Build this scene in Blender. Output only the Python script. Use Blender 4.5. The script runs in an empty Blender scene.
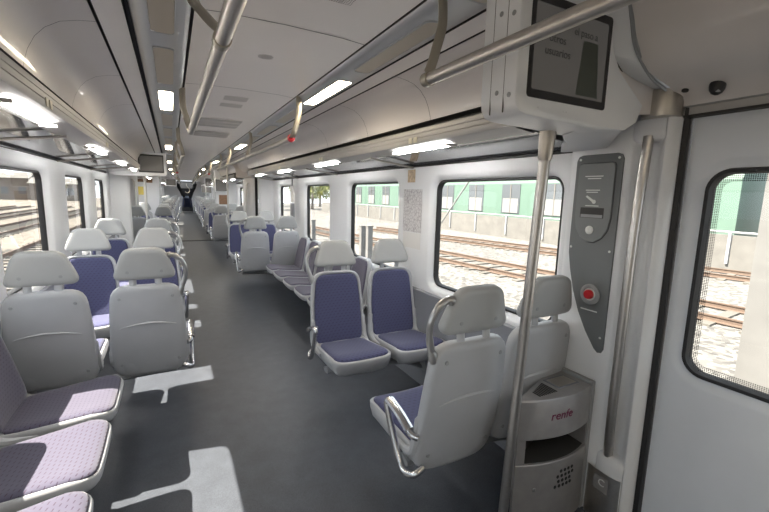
import bpy, bmesh, math, random
from mathutils import Vector, Matrix
random.seed(7)
C = bpy.context.scene.collection
PI = math.pi

# ------------------------------------------------------------------ materials
def nmat(name):
    m = bpy.data.materials.new(name); m.use_nodes = True
    return m, m.node_tree.nodes, m.node_tree.links, m.node_tree.nodes['Principled BSDF']

def mat(name, col, rough=.5, metal=0, spec=.5, noise=0, nscale=30, bump=0, bscale=200, coat=0):
    m, n, l, b = nmat(name)
    b.inputs['Base Color'].default_value = (*col, 1)
    b.inputs['Roughness'].default_value = rough
    b.inputs['Metallic'].default_value = metal
    b.inputs['Specular IOR Level'].default_value = spec
    b.inputs['Coat Weight'].default_value = coat
    tc = n.new('ShaderNodeTexCoord')
    if noise:
        t = n.new('ShaderNodeTexNoise'); t.inputs['Scale'].default_value = nscale; t.inputs['Detail'].default_value = 4
        l.new(tc.outputs['Object'], t.inputs['Vector'])
        r = n.new('ShaderNodeMapRange'); r.inputs[1].default_value = .3; r.inputs[2].default_value = .7
        r.inputs[3].default_value = 1-noise; r.inputs[4].default_value = 1+noise
        l.new(t.outputs['Fac'], r.inputs[0])
        v = n.new('ShaderNodeVectorMath'); v.operation = 'SCALE'; v.inputs[0].default_value = col
        l.new(r.outputs[0], v.inputs['Scale']); l.new(v.outputs[0], b.inputs['Base Color'])
    if bump:
        t = n.new('ShaderNodeTexNoise'); t.inputs['Scale'].default_value = bscale; t.inputs['Detail'].default_value = 3
        l.new(tc.outputs['Object'], t.inputs['Vector'])
        bp = n.new('ShaderNodeBump'); bp.inputs['Strength'].default_value = bump; bp.inputs['Distance'].default_value = .002
        l.new(t.outputs['Fac'], bp.inputs['Height']); l.new(bp.outputs[0], b.inputs['Normal'])
    return m

def emit(name, col, s):
    m, n, l, b = nmat(name)
    b.inputs['Base Color'].default_value = (*col, 1)
    b.inputs['Emission Color'].default_value = (*col, 1); b.inputs['Emission Strength'].default_value = s
    return m

def dash_fabric(name, base, dash, ks=1.0):
    # staggered short dashes woven into the cloth (object space, no baked light)
    m, n, l, b = nmat(name)
    tc = n.new('ShaderNodeTexCoord'); sp = n.new('ShaderNodeSeparateXYZ'); l.new(tc.outputs['UV'], sp.inputs[0])
    def M(op, a, c=None, d=None):
        q = n.new('ShaderNodeMath'); q.operation = op
        for i, v in enumerate((a, c, d)):
            if v is None: continue
            if isinstance(v, (int, float)): q.inputs[i].default_value = v
            else: l.new(v, q.inputs[i])
        return q.outputs[0]
    v = M('MULTIPLY', sp.outputs['Y'], 46*ks); u = M('MULTIPLY', sp.outputs['X'], 30*ks)
    row = M('FLOOR', v); off = M('MULTIPLY', M('MODULO', row, 2), .5)
    fu = M('FRACT', M('ADD', M('ADD', u, off), 100)); fv = M('FRACT', v)
    a1 = M('COMPARE', fu, .5, .22); a2 = M('COMPARE', M('ADD', fv, M('MULTIPLY', fu, .5)), .75, .12)
    msk = M('MULTIPLY', a1, a2)
    mx = n.new('ShaderNodeMix'); mx.data_type = 'RGBA'
    mx.inputs[6].default_value = (*base, 1); mx.inputs[7].default_value = (*dash, 1)
    l.new(msk, mx.inputs[0]); l.new(mx.outputs[2], b.inputs['Base Color'])
    b.inputs['Roughness'].default_value = .9; b.inputs['Specular IOR Level'].default_value = .15
    b.inputs['Sheen Weight'].default_value = .25
    return m

def glass(name, tint=(.92, .95, .95), refl=.07):
    m, n, l, b = nmat(name); n.remove(b)
    out = n['Material Output']
    t = n.new('ShaderNodeBsdfTransparent'); t.inputs[0].default_value = (*tint, 1)
    g = n.new('ShaderNodeBsdfGlossy'); g.inputs['Roughness'].default_value = .02
    f = n.new('ShaderNodeFresnel'); f.inputs[0].default_value = 1.4
    mx = n.new('ShaderNodeMixShader'); l.new(f.outputs[0], mx.inputs[0]); l.new(t.outputs[0], mx.inputs[1]); l.new(g.outputs[0], mx.inputs[2])
    l.new(mx.outputs[0], out.inputs[0])
    return m

def frit(name):
    # dotted black border printed on the door glass
    m, n, l, b = nmat(name); out = n['Material Output']
    tc = n.new('ShaderNodeTexCoord'); mp = n.new('ShaderNodeMapping'); mp.inputs['Scale'].default_value = (1, 1, 1)
    sp = n.new('ShaderNodeSeparateXYZ'); l.new(tc.outputs['Object'], sp.inputs[0])
    def M(op, a, c=None):
        q = n.new('ShaderNodeMath'); q.operation = op
        for i, v in enumerate((a, c)):
            if v is None: continue
            if isinstance(v, (int, float)): q.inputs[i].default_value = v
            else: l.new(v, q.inputs[i])
        return q.outputs[0]
    def c(o): return M('ABSOLUTE', M('SUBTRACT', M('FRACT', M('MULTIPLY', o, 150)), .5))
    a, d = c(sp.outputs['Y']), c(sp.outputs['Z'])
    r = M('SQRT', M('ADD', M('MULTIPLY', a, a), M('MULTIPLY', d, d)))
    k = M('LESS_THAN', r, .36)
    t = n.new('ShaderNodeBsdfTransparent'); b.inputs['Base Color'].default_value = (.02, .02, .02, 1)
    mx = n.new('ShaderNodeMixShader'); l.new(k, mx.inputs[0]); l.new(t.outputs[0], mx.inputs[1]); l.new(b.outputs[0], mx.inputs[2])
    l.new(mx.outputs[0], out.inputs[0])
    return m

def speckle(name, c0, c1, scale, rough=.8, dirt=.15):
    m, n, l, b = nmat(name)
    tc = n.new('ShaderNodeTexCoord')
    v = n.new('ShaderNodeTexVoronoi'); v.inputs['Scale'].default_value = scale; l.new(tc.outputs['Object'], v.inputs['Vector'])
    s = n.new('ShaderNodeSeparateColor'); l.new(v.outputs['Color'], s.inputs[0])
    mx = n.new('ShaderNodeMix'); mx.data_type = 'RGBA'; mx.inputs[6].default_value = (*c0, 1); mx.inputs[7].default_value = (*c1, 1)
    l.new(s.outputs[0], mx.inputs[0])
    t = n.new('ShaderNodeTexNoise'); t.inputs['Scale'].default_value = scale*.02; t.inputs['Detail'].default_value = 5
    l.new(tc.outputs['Object'], t.inputs['Vector'])
    r = n.new('ShaderNodeMapRange'); r.inputs[1].default_value = .3; r.inputs[2].default_value = .7; r.inputs[3].default_value = 1-dirt; r.inputs[4].default_value = 1+dirt
    l.new(t.outputs['Fac'], r.inputs[0])
    q = n.new('ShaderNodeVectorMath'); q.operation = 'SCALE'; l.new(mx.outputs[2], q.inputs[0]); l.new(r.outputs[0], q.inputs['Scale'])
    l.new(q.outputs[0], b.inputs['Base Color']); b.inputs['Roughness'].default_value = rough
    return m

M = {}
M['shell'] = mat('seat_shell_grey', (.44, .45, .47), .42, noise=.03, nscale=8)
M['head'] = mat('headrest_grey', (.41, .42, .425), .5, noise=.03, nscale=8)
M['cap'] = mat('cap_grey', (.33, .34, .35), .5)
M['fabric'] = dash_fabric('seat_fabric', (.082, .088, .172), (.056, .050, .10))
M['fabric_side'] = dash_fabric('bench_fabric', (.090, .085, .125), (.052, .036, .062), 1.1)
M['steel'] = mat('brushed_steel', (.56, .54, .52), .32, 1, noise=.05, nscale=60)
M['steel_warm'] = mat('satin_steel', (.50, .47, .43), .38, 1, noise=.04, nscale=40)
M['strap'] = mat('strap_beige_metal', (.40, .37, .31), .45, .7)
M['handle'] = mat('handle_grey_metal', (.46, .46, .46), .3, .8)
M['armsteel'] = mat('armrest_steel', (.62, .62, .63), .22, 1)
M['white'] = mat('white_panel', (.74, .75, .77), .38, noise=.015, nscale=3)
M['white_door'] = mat('door_white', (.66, .69, .74), .4, noise=.03, nscale=4)
M['ceil'] = mat('ceiling_white', (.84, .795, .765), .30, noise=.02, nscale=3, coat=.25)
M['cove'] = mat('cove_white', (.72, .675, .65), .30, noise=.02, nscale=3, coat=.3)
M['grey_low'] = mat('lower_grey', (.23, .24, .265), .55, noise=.03, nscale=6)
M['grey_mid'] = mat('mid_grey', (.30, .31, .32), .5)
M['lightbar'] = mat('light_channel_metal', (.48, .49, .50), .35, .5)
M['rackmetal'] = mat('rack_metal', (.46, .45, .44), .5, .35)
M['rackglass'] = mat('rack_underside', (.30, .31, .32), .07, .55)
M['black'] = mat('black_rubber', (.015, .015, .017), .55)
M['dark'] = mat('dark_slot', (.035, .034, .033), .6)
M['seam'] = mat('seam_dark', (.10, .09, .085), .6)
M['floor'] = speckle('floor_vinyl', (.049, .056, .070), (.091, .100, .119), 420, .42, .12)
M['glass'] = glass('window_glass')
M['frit'] = frit('dotted_glass_border')
M['lamp'] = emit('lamp_cool', (1, .985, .95), 34)
M['lamp_warm'] = emit('lamp_warm', (1, .86, .64), 16)
M['lamp_off'] = mat('frosted_cover', (.40, .35, .28), .3)
M['screen'] = mat('screen_glass', (.11, .105, .10), .35, spec=.3)
M['screen'].node_tree.nodes['Principled BSDF'].inputs['Emission Color'].default_value = (1, .95, .88, 1)
M['screen'].node_tree.nodes['Principled BSDF'].inputs['Emission Strength'].default_value = .02
M['screen_txt'] = mat('screen_text', (.04, .04, .038), .5)
M['screen_fig'] = mat('screen_figure', (.06, .07, .058), .5)
M['bezel'] = mat('bezel_black', (.02, .02, .022), .35)
M['panelgrey'] = mat('panel_grey', (.15, .16, .165), .42)
M['panelgrey2'] = mat('panel_cover_grey', (.19, .20, .205), .38)
M['red'] = mat('red_plastic', (.55, .02, .03), .3)
M['binsteel'] = mat('bin_steel', (.35, .34, .34), .42, .5, noise=.06, nscale=20)
M['magenta'] = mat('magenta_print', (.17, .012, .065), .5)
M['print_white'] = mat('print_white', (.7, .72, .70), .6)
M['cream'] = mat('cream_plate', (.66, .63, .52), .5)
M['rust'] = mat('rail_rust', (.115, .08, .06), .8, 0, noise=.15)
M['sleeper'] = mat('sleeper_concrete', (.12, .113, .10), .9, noise=.1)
M['ballast'] = speckle('ballast', (.065, .062, .058), (.20, .193, .182), 9, .95, .15)
M['ballast_l'] = speckle('yard_ballast', (.085, .074, .06), (.19, .168, .14), 7, .95, .22)
M['concrete'] = mat('concrete', (.16, .16, .158), .9, noise=.1, nscale=3)
M['conc_dark'] = mat('concrete_wall', (.14, .136, .128), .9, noise=.12, nscale=2)
M['mint'] = mat('carriage_mint', (.105, .17, .135), .5, noise=.03, nscale=2)
M['carwin'] = mat('carriage_window', (.09, .10, .11), .2)
M['carwhite'] = mat('carriage_white', (.22, .225, .22), .6)
M['leaf'] = mat('foliage', (.17, .19, .07), .9, noise=.35, nscale=3)
M['yellow'] = mat('yellow_paint', (.65, .42, .08), .6)
M['brick'] = mat('far_brick', (.16, .135, .115), .9, noise=.15, nscale=1)
M['blue'] = mat('blue_tarp', (.08, .12, .32), .7)
M['bellows'] = mat('bellows_black', (.008, .009, .012), .8)
M['navy'] = mat('navy_panel', (.015, .025, .07), .6)
M['paper'] = mat('notice_paper', (.70, .69, .68), .6)
M['brownp'] = mat('poster_brown', (.25, .14, .08), .6, noise=.4, nscale=30)
M['yel_sign'] = mat('yellow_sign', (.75, .60, .15), .6)

def map_mat():
    m, n, l, b = nmat('metro_map')
    tc = n.new('ShaderNodeTexCoord'); v = n.new('ShaderNodeTexVoronoi'); v.feature = 'DISTANCE_TO_EDGE'; v.inputs['Scale'].default_value = 34
    l.new(tc.outputs['Object'], v.inputs['Vector'])
    r = n.new('ShaderNodeValToRGB'); r.color_ramp.elements[0].position = .02; r.color_ramp.elements[0].color = (.36, .34, .37, 1)
    r.color_ramp.elements[1].position = .10; r.color_ramp.elements[1].color = (.62, .61, .62, 1)
    l.new(v.outputs['Distance'], r.inputs[0]); l.new(r.outputs[0], b.inputs['Base Color'])
    return m
M['map'] = map_mat()

# ------------------------------------------------------------------ mesh helpers
class MB:
    def __init__(s): s.v = []; s.f = []; s.mi = []; s.uv = {}
    def add(s, vs, fs, mi=0):
        o = len(s.v); s.v += [tuple(p) for p in vs]
        s.f += [tuple(i+o for i in f) for f in fs]; s.mi += [mi]*len(fs)
        return s
    def box(s, a, b, mi=0):
        x0, y0, z0 = a; x1, y1, z1 = b
        return s.add([(x0,y0,z0),(x1,y0,z0),(x1,y1,z0),(x0,y1,z0),(x0,y0,z1),(x1,y0,z1),(x1,y1,z1),(x0,y1,z1)],
                     [(0,3,2,1),(4,5,6,7),(0,1,5,4),(1,2,6,5),(2,3,7,6),(3,0,4,7)], mi)
    def quad(s, a, b, c, d, mi=0): return s.add([a, b, c, d], [(0,1,2,3)], mi)
    def loft(s, loops, closed=True, caps=False, mi=0):
        n = len(loops[0]); vs = [p for lp in loops for p in lp]; fs = []
        m = n if closed else n-1
        for i in range(len(loops)-1):
            for j in range(m):
                k = (j+1) % n
                fs.append((i*n+j, i*n+k, (i+1)*n+k, (i+1)*n+j))
        if caps:
            fs.append(tuple(reversed(range(n)))); fs.append(tuple((len(loops)-1)*n+j for j in range(n)))
        return s.add(vs, fs, mi)
    def tube(s, path, r, n=12, rr=None, up=None, flat=None, caps=True, mi=0):
        # swept tube; r may be a list; flat=(a,b) gives an elliptical section
        P = [Vector(p) for p in path]; L = len(P); loops = []
        t0 = (P[1]-P[0]).normalized()
        u = Vector(up) if up else (Vector((0,0,1)) if abs(t0.z) < .9 else Vector((1,0,0)))
        prev = None
        for i in range(L):
            t = (P[min(i+1, L-1)]-P[max(i-1, 0)]).normalized()
            if up or prev is None: w = t.cross(u)
            else: w = prev - t*prev.dot(t)
            if w.length < 1e-5: w = prev if prev is not None else t.orthogonal()
            w = w.normalized() if (up or prev is None) else w.normalized()
            prev = w; q = w.cross(t).normalized()
            ri = r[i] if isinstance(r, (list, tuple)) else r
            a, b = (flat if flat else (ri, ri))
            loops.append([P[i] + w*(a*math.cos(2*PI*k/n)) + q*(b*math.sin(2*PI*k/n)) for k in range(n)])
        return s.loft(loops, True, caps, mi)
    def build(s, name, m, parent=None, smooth=True, angle=35, bevel=0, uv=None, loc=None):
        me = bpy.data.meshes.new(name); me.from_pydata(s.v, [], s.f)
        ms = m if isinstance(m, (list, tuple)) else [m]
        for q in ms: me.materials.append(M[q] if isinstance(q, str) else q)
        for p, i in zip(me.polygons, s.mi): p.material_index = i
        bm = bmesh.new(); bm.from_mesh(me)
        bmesh.ops.remove_doubles(bm, verts=bm.verts, dist=1e-5)
        bmesh.ops.recalc_face_normals(bm, faces=bm.faces)
        bm.to_mesh(me); bm.free()
        if uv:
            lay = me.uv_layers.new(name='UVMap')
            for lp in me.loops:
                lay.data[lp.index].uv = uv(me.vertices[lp.vertex_index].co)
        if smooth:
            me.polygons.foreach_set('use_smooth', [True]*len(me.polygons))
            me.set_sharp_from_angle(angle=math.radians(angle))
        o = bpy.data.objects.new(name, me); C.objects.link(o)
        if parent: o.parent = parent
        if loc: o.location = loc
        if bevel:
            b = o.modifiers.new('bevel', 'BEVEL'); b.width = bevel; b.segments = 2; b.limit_method = 'ANGLE'; b.angle_limit = math.radians(40)
        return o

def tag(o, label=None, cat=None, group=None, kind=None):
    if label: o['label'] = label
    if cat: o['category'] = cat
    if group: o['group'] = group
    if kind: o['kind'] = kind
    return o
def empty(name, loc=(0,0,0), rz=0, label=None, cat=None, group=None, kind=None):
    o = bpy.data.objects.new(name, None); C.objects.link(o); o.location = loc; o.rotation_euler = (0,0,rz)
    o.empty_display_size = .1
    return tag(o, label, cat, group, kind)
def copy_tree(o, parent=None):
    c = o.copy(); C.objects.link(c); c.parent = parent
    if parent is not None: c.matrix_parent_inverse = o.matrix_parent_inverse.copy()
    for ch in list(KIDS.get(o.name, [])): copy_tree(ch, c)
    return c
KIDS = {}
def kids(root):
    for o in bpy.data.objects:
        p = o.parent
        while p is not None:
            if p == root: KIDS.setdefault(o.parent.name, []).append(o); break
            p = p.parent
def struct(o): o['kind'] = 'structure'; return o

def smooth_path(pts, n=6, closed=False):
    # Catmull-Rom through points
    P = [Vector(p) for p in pts]; out = []
    for i in range(len(P)-1):
        p0 = P[max(i-1, 0)]; p1 = P[i]; p2 = P[i+1]; p3 = P[min(i+2, len(P)-1)]
        for k in range(n):
            t = k/n
            out.append(.5*((2*p1)+(p2-p0)*t+(2*p0-5*p1+4*p2-p3)*t*t+(3*p1-p0-3*p2+p3)*t**3))
    out.append(P[-1]); return out

def rrect(x0, x1, y0, y1, r, n=6):
    pts = []
    for cx, cy, a0 in ((x1-r, y1-r, 0), (x0+r, y1-r, 90), (x0+r, y0+r, 180), (x1-r, y0+r, 270)):
        for k in range(n+1):
            a = math.radians(a0+90*k/n); pts.append((cx+r*math.cos(a), cy+r*math.sin(a)))
    return pts

def trap(wb, wt, s0, s1, r, inset=0, mid=0, n=5, m=5):
    # rounded trapezoid outline, slightly bulged sides; counter-clockwise
    wb -= inset; wt -= inset; s0 += inset; s1 -= inset; r = max(r-inset*.6, .012)
    corners = [(wb, s0), (wt, s1), (-wt, s1), (-wb, s0)]
    out = []; K = 4
    for i in range(4):
        p = Vector(corners[i]); a = Vector(corners[i-1]); b = Vector(corners[(i+1) % 4])
        da = (a-p).normalized(); db = (b-p).normalized()
        A = p+da*r*1.25; B = p+db*r*1.25
        for k in range(n+1):
            t = k/n; out.append((1-t)**2*A + 2*t*(1-t)*p + t*t*B)
        # subdivide the side to the next corner
        p2 = Vector(corners[(i+1) % 4]); A2 = p2+(p-p2).normalized()*r*1.25
        for k in range(1, m): out.append(B.lerp(A2, k/m))
    res = []
    for q in out:
        x, s = q
        if mid:
            t = (s-s0)/(s1-s0); x += math.copysign(mid*4*t*(1-t), x) * min(1, abs(x)/(.6*wb))
        res.append((x, s))
    return res

def pad(mb, outline, rings, fn, cap0=True, cap1=True, mi=0):
    # outline(inset)->pts ; rings=[(inset,t)] ; fn(x,s,t)->xyz
    loops = [[fn(x, s, t) for x, s in outline(i)] for i, t in rings]
    mb.loft(loops, True, False, mi)
    for flag, (i, t) in ((cap0, rings[0]), (cap1, rings[-1])):
        if not flag: continue
        o = outline(i); cx = sum(p[0] for p in o)/len(o); cs = sum(p[1] for p in o)/len(o)
        ls = [[fn(cx+(x-cx)*k, cs+(s-cs)*k, t) for x, s in o] for k in (1, .82, .62, .4, .2)]
        n = len(o); mb.loft(ls, True, False, mi)
        c = fn(cx, cs, t); last = ls[-1]
        mb.add(last+[c], [(j, (j+1) % n, n) for j in range(n)], mi)
    return mb

def disc(mb, c, r, nrm, h=.003, n=14, mi=0):
    c = Vector(c); nn = Vector(nrm).normalized(); u = nn.orthogonal().normalized(); w = nn.cross(u)
    def ring(rad, hh): return [c+nn*hh+u*(rad*math.cos(2*PI*k/n))+w*(rad*math.sin(2*PI*k/n)) for k in range(n)]
    mb.loft([ring(r, -h), ring(r, h*.6), ring(r*.85, h)], True, True, mi)

def lathe(mb, c, prof, n=20, axis='z', mi=0):
    loops = []
    for r, h in prof:
        lp = []
        for k in range(n):
            a = 2*PI*k/n; p, q = r*math.cos(a), r*math.sin(a)
            lp.append({'z': (c[0]+p, c[1]+q, c[2]+h), 'x': (c[0]+h, c[1]+p, c[2]+q), 'y': (c[0]+p, c[1]+h, c[2]+q)}[axis])
        loops.append(lp)
    return mb.loft(loops, True, True, mi)

def text_obj(name, txt, size, m, parent, loc, rot, depth=.0006, spacing=1, shear=0):
    cu = bpy.data.curves.new(name, 'FONT'); cu.body = txt; cu.size = size; cu.extrude = depth; cu.space_character = spacing; cu.shear = shear
    cu.align_x = 'CENTER'; cu.align_y = 'CENTER'
    t = bpy.data.objects.new(name+'_c', cu); C.objects.link(t)
    dg = bpy.context.evaluated_depsgraph_get(); me = bpy.data.meshes.new_from_object(t.evaluated_get(dg))
    bpy.data.objects.remove(t); bpy.data.curves.remove(cu)
    me.materials.clear(); me.materials.append(M[m])
    o = bpy.data.objects.new(name, me); C.objects.link(o); o.parent = parent; o.location = loc; o.rotation_euler = rot
    return o

# ------------------------------------------------------------------ camera
cam = bpy.data.cameras.new('camera'); co = bpy.data.objects.new('camera', cam); C.objects.link(co)
f = 400.; cx, cy = 384.5, 256.
Fv = Vector((171-cx, 190-cy, f)).normalized()
Lv = Vector((1130-cx, 214-cy, f)); Lv = (Lv-Fv*Lv.dot(Fv)).normalized(); Dv = Fv.cross(Lv)
right = Vector((Lv.x, Fv.x, -Dv.x)); up = -Vector((Lv.y, Fv.y, -Dv.y)); fwd = Vector((Lv.z, Fv.z, -Dv.z))
mw = Matrix(((right.x, up.x, -fwd.x, -.475), (right.y, up.y, -fwd.y, 0), (right.z, up.z, -fwd.z, 1.6), (0,0,0,1)))
co.matrix_world = mw
cam.sensor_width = 36; cam.lens = f*36/769; cam.clip_start = .03; cam.clip_end = 500
bpy.context.scene.camera = co

# ------------------------------------------------------------------ light
w = bpy.data.worlds.new('world'); bpy.context.scene.world = w; w.use_nodes = True
wn = w.node_tree.nodes; wl = w.node_tree.links; bg = wn['Background']
sky = wn.new('ShaderNodeTexSky'); sky.sky_type = 'HOSEK_WILKIE'
sd = Vector((-1.30, .24, 1.73)).normalized(); sky.sun_direction = sd; sky.turbidity = 4
mixc = wn.new('ShaderNodeMix'); mixc.data_type = 'RGBA'; mixc.inputs[0].default_value = .65
mixc.inputs[7].default_value = (.9, .95, 1.0, 1)
wl.new(sky.outputs[0], mixc.inputs[6]); wl.new(mixc.outputs[2], bg.inputs[0]); bg.inputs[1].default_value = 2.0
sl = bpy.data.lights.new('sun', 'SUN'); sl.energy = 14.5; sl.angle = math.radians(.5); sl.color = (1, .89, .76)
so = bpy.data.objects.new('sun', sl); C.objects.link(so); so.rotation_euler = sd.to_track_quat('Z', 'Y').to_euler()

# ------------------------------------------------------------------ shell of the carriage
Y0, Y1, YE = -2.4, 14.1, 33.0
YB, KB = 14.4, .029   # the next carriage stands at a slight angle to this one
WX = 1.43; ZT = 1.865; LOW = .79
o = MB().box((-1.46, Y0, -.05), (1.46, Y1+.1, 0)).build('floor', 'floor', smooth=False); struct(o)
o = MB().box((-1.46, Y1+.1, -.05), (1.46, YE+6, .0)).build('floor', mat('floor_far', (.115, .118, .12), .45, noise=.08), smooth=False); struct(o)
o = MB().box((-.85, Y1+.02, 0), (.85, Y1+.18, .012)).build('trim_1', 'black', smooth=False, bevel=.004); struct(o)
o = MB().box((-1.46, Y0-.05, 0), (1.46, Y0, 2.4)).build('wall_back', 'white', smooth=False); struct(o)

def project_outer(pt, c, R):
    dx, dy = pt[0]-c[0], pt[1]-c[1]; y0, y1, z0, z1 = R
    ts = []
    if dx > 1e-9: ts.append((y1-c[0])/dx)
    if dx < -1e-9: ts.append((y0-c[0])/dx)
    if dy > 1e-9: ts.append((z1-c[1])/dy)
    if dy < -1e-9: ts.append((z0-c[1])/dy)
    t = min(ts); return [c[0]+dx*t, c[1]+dy*t]
def bay(mb, s, R, O, rad, reveal, x=WX):
    # a wall bay R=(y0,y1,z0,z1) with a rounded opening O
    c = ((O[0]+O[1])/2, (O[2]+O[3])/2)
    def rr(e): return rrect(O[0]-e, O[1]+e, O[2]-e, O[3]+e, rad+e, 8)
    inner = rr(reveal[0][0]); outer = [project_outer(p, c, R) for p in inner]
    for cn in ((R[0],R[2]),(R[0],R[3]),(R[1],R[2]),(R[1],R[3])):
        j = min(range(len(outer)), key=lambda i: (outer[i][0]-cn[0])**2+(outer[i][1]-cn[1])**2); outer[j] = list(cn)
    loops = [[(s*x, y, z) for y, z in outer]]
    for e, dx in reveal: loops.append([(s*(x+dx), y, z) for y, z in rr(e)])
    mb.loft(loops)
def window(i, s, O, rad, xg=WX+.055):
    r = empty(f'window_{i}', (s*xg, (O[0]+O[1])/2, O[2])); struct(r)
    oy, oz = (O[0]+O[1])/2, O[2]
    g = MB()
    def lp(e, dx): return [(s*dx, y-oy, z-oz) for y, z in rrect(O[0]-e, O[1]+e, O[2]-e, O[3]+e, rad+e, 8)]
    g.loft([lp(.006, .0), lp(.002, -.008), lp(-.010, -.008), lp(-.014, .0), lp(-.014, .035)])
    g.build('window_gasket', 'black', r)
    p = MB(); o2 = lp(-.015, .02); p.add(o2, [tuple(range(len(o2)))]); p.build('glass_pane', 'glass', r, smooth=False)
    return r

REV = [(.055, 0), (.035, .006), (.012, .035), (.004, .055)]
WR = [(1.545, 2.77), (3.36, 4.57), (5.26, 6.40), (7.08, 8.18)]
ZW = (.855, 1.73); RAD = .085
wins_far = [(10.95, 12.1), (12.5, 13.6)]
wins2 = [(15.2+1.9*k, 16.4+1.9*k) for k in range(9)]
wi = 1
for s, side in ((1, 'right'), (-1, 'left')):
    segs = [(1.19 if s > 0 else 1.05, 8.75, WR), (10.65, 14.1, wins_far), (14.6, YE, wins2)]
    for a, b, wl_ in segs:
        mb = MB(); low = MB()
        cuts = [a]+[(wl_[k][1]+wl_[k+1][0])/2 for k in range(len(wl_)-1)]+[b]
        for k, (p, q) in enumerate(wl_):
            O = (p, q, *ZW); bay(mb, s, (cuts[k], cuts[k+1], LOW, ZT+.02), O, RAD, REV)
            window(wi, s, O, RAD); wi += 1
        # lower grey casing with a small ledge
        xs = [(WX, LOW), (WX-.012, LOW-.004), (WX-.02, LOW-.012), (WX-.03, .30), (WX-.06, .24), (WX-.09, .10), (WX-.09, 0)]
        low.loft([[(s*x, a, z) for x, z in xs], [(s*x, b, z) for x, z in xs]], closed=False)
        struct(mb.build(f'wall_{side}', 'white'))
        struct(low.build(f'baseboard_{side}', 'grey_low'))
    # wall behind the luggage rack, up to the ceiling
    for a, b in ((.95, 8.95), (10.5, 14.35), (14.35, YE)):
        up_ = MB()
        xs = [(WX, ZT), (WX+.01, 2.1), (1.3, 2.31)]
        up_.loft([[(s*x, y_, z) for x, z in xs] for y_ in ([a, YB, b] if a < YB < b else [a, b])], closed=False)
        struct(up_.build(f'wall_{side}_upper', 'white'))

# ceiling: centre panel, light channels, covings
def ext(mb, prof, a, b, s=1, n=1, mi=0):
    ys = [a+(b-a)*k/n for k in range(n+1)]
    if a < YB < b: ys = [a, YB, b]
    mb.loft([[(s*x, y, z) for x, z in prof] for y in ys], closed=False, mi=mi); return mb
ZC = 2.30
mb = MB()
prof = [(-.36, ZC-.004), (-.25, ZC+.004), (0, ZC+.008), (.25, ZC+.004), (.36, ZC-.004)]
ext(mb, prof, Y0, YE); struct(mb.build('ceiling', 'ceil', angle=80))
t = MB()
for y in [.6, 1.82, 3.06, 5.6, 7.9, 10.4, 12.8, 15.5, 18, 20.5, 23]:
    ext(t, [(x, z-.0015) for x, z in prof], y, y+.006)
struct(t.build('trim_2', 'seam', angle=80))
for s in (1, -1):
    t = MB(); ext(t, [(.36, ZC-.002), (.36, ZC+.02), (.372, ZC+.02), (.372, ZC-.004)], Y0, YE, s)
    struct(t.build('trim_3', 'dark'))
    t = MB(); ext(t, [(.585, ZC-.01), (.585, ZC+.03), (.606, ZC+.03), (.606, ZC-.006)], Y0, YE, s)
    ext(t, [(.705, ZC-.012), (.705, ZC+.02), (.718, ZC+.02), (.718, ZC-.012)], Y0, YE, s)
    struct(t.build('trim_4', 'dark'))
    t = MB(); ext(t, [(.606, ZC-.006), (.655, ZC-.012), (.705, ZC-.012)], Y0, YE, s); struct(t.build('trim_5', 'ceil'))
    # light channel, gently rounded downward
    t = MB()
    pr = [(.372, ZC-.002), (.378, ZC-.014), (.395, ZC-.024), (.43, ZC-.031), (.475, ZC-.033), (.52, ZC-.031), (.555, ZC-.024), (.578, ZC-.014), (.585, ZC-.002)]
    ext(t, pr, Y0, YE, s); struct(t.build('trim_6', 'lightbar', angle=60))
    # coving
    pr = [(.718, ZC-.014), (.78, ZC-.022), (.84, ZC-.038), (.89, ZC-.07), (.925, ZC-.11), (.95, ZC-.16), (.965, ZC-.21), (.968, ZC-.232)]
    t = MB(); ext(t, pr, 1.02, 8.85, s); ext(t, pr, 10.6, YE, s); struct(t.build('trim_7', 'cove', angle=60))
    t = MB()
    for y in (2.15, 3.05, 4.0, 5.8, 7.6, 12.4):
        ext(t, [(x-.001, z-.0012) for x, z in pr], y, y+.004, s)
    struct(t.build('trim_8', 'seam', angle=60))

# ceiling lamps set into the channels
lamp_no = 0
def ceiling_lamp(s, y0, lit, txt):
    r = empty('ceiling_lamp', (s*.475, y0+.36, ZC-.03), 0, txt, 'ceiling light', 'lamps along the ceiling channels')
    fr = MB(); lp = rrect(-.045, .045, -.37, .37, .03, 5)
    fr.loft([[(x*1.06, y*1.01, .008) for x, y in lp], [(x*1.06, y*1.01, -.006) for x, y in lp], [(x, y, -.008) for x, y in lp], [(x*.97, y*.99, -.003) for x, y in lp]])
    fr.build('lamp_frame', 'lightbar', r)
    c = MB(); q = [(x*.97, y*.99, -.006) for x, y in lp]; c.add(q, [tuple(range(len(q)))]); c.build('lamp_cover', 'lamp_warm' if lit else 'lamp_off', r, smooth=False)
ordw = ['first', 'second', 'third', 'fourth', 'fifth', 'sixth', 'seventh', 'eighth', 'ninth', 'tenth', 'eleventh', 'twelfth', 'thirteenth', 'fourteenth', 'fifteenth', 'sixteenth', 'seventeenth', 'eighteenth', 'nineteenth', 'twentieth', 'twenty-first', 'twenty-second']
for s, side, first, litset in ((-1, 'left', 1.35, (2, 6, 10, 14, 18)), (1, 'right', .45, (2, 6, 10, 14, 18))):
    for k in range(-4, 22):
        y = first+.945*k
        if y < -2.0: continue
        lit = k in litset or k < -1
        ceiling_lamp(s, y, lit, f"{'glowing warm white' if lit else 'unlit frosted'} lamp panel, {side} ceiling channel, {ordw[k] + ' along from the camera' if k >= 0 else ordw[-k-1] + ' one behind the camera'}")

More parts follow.
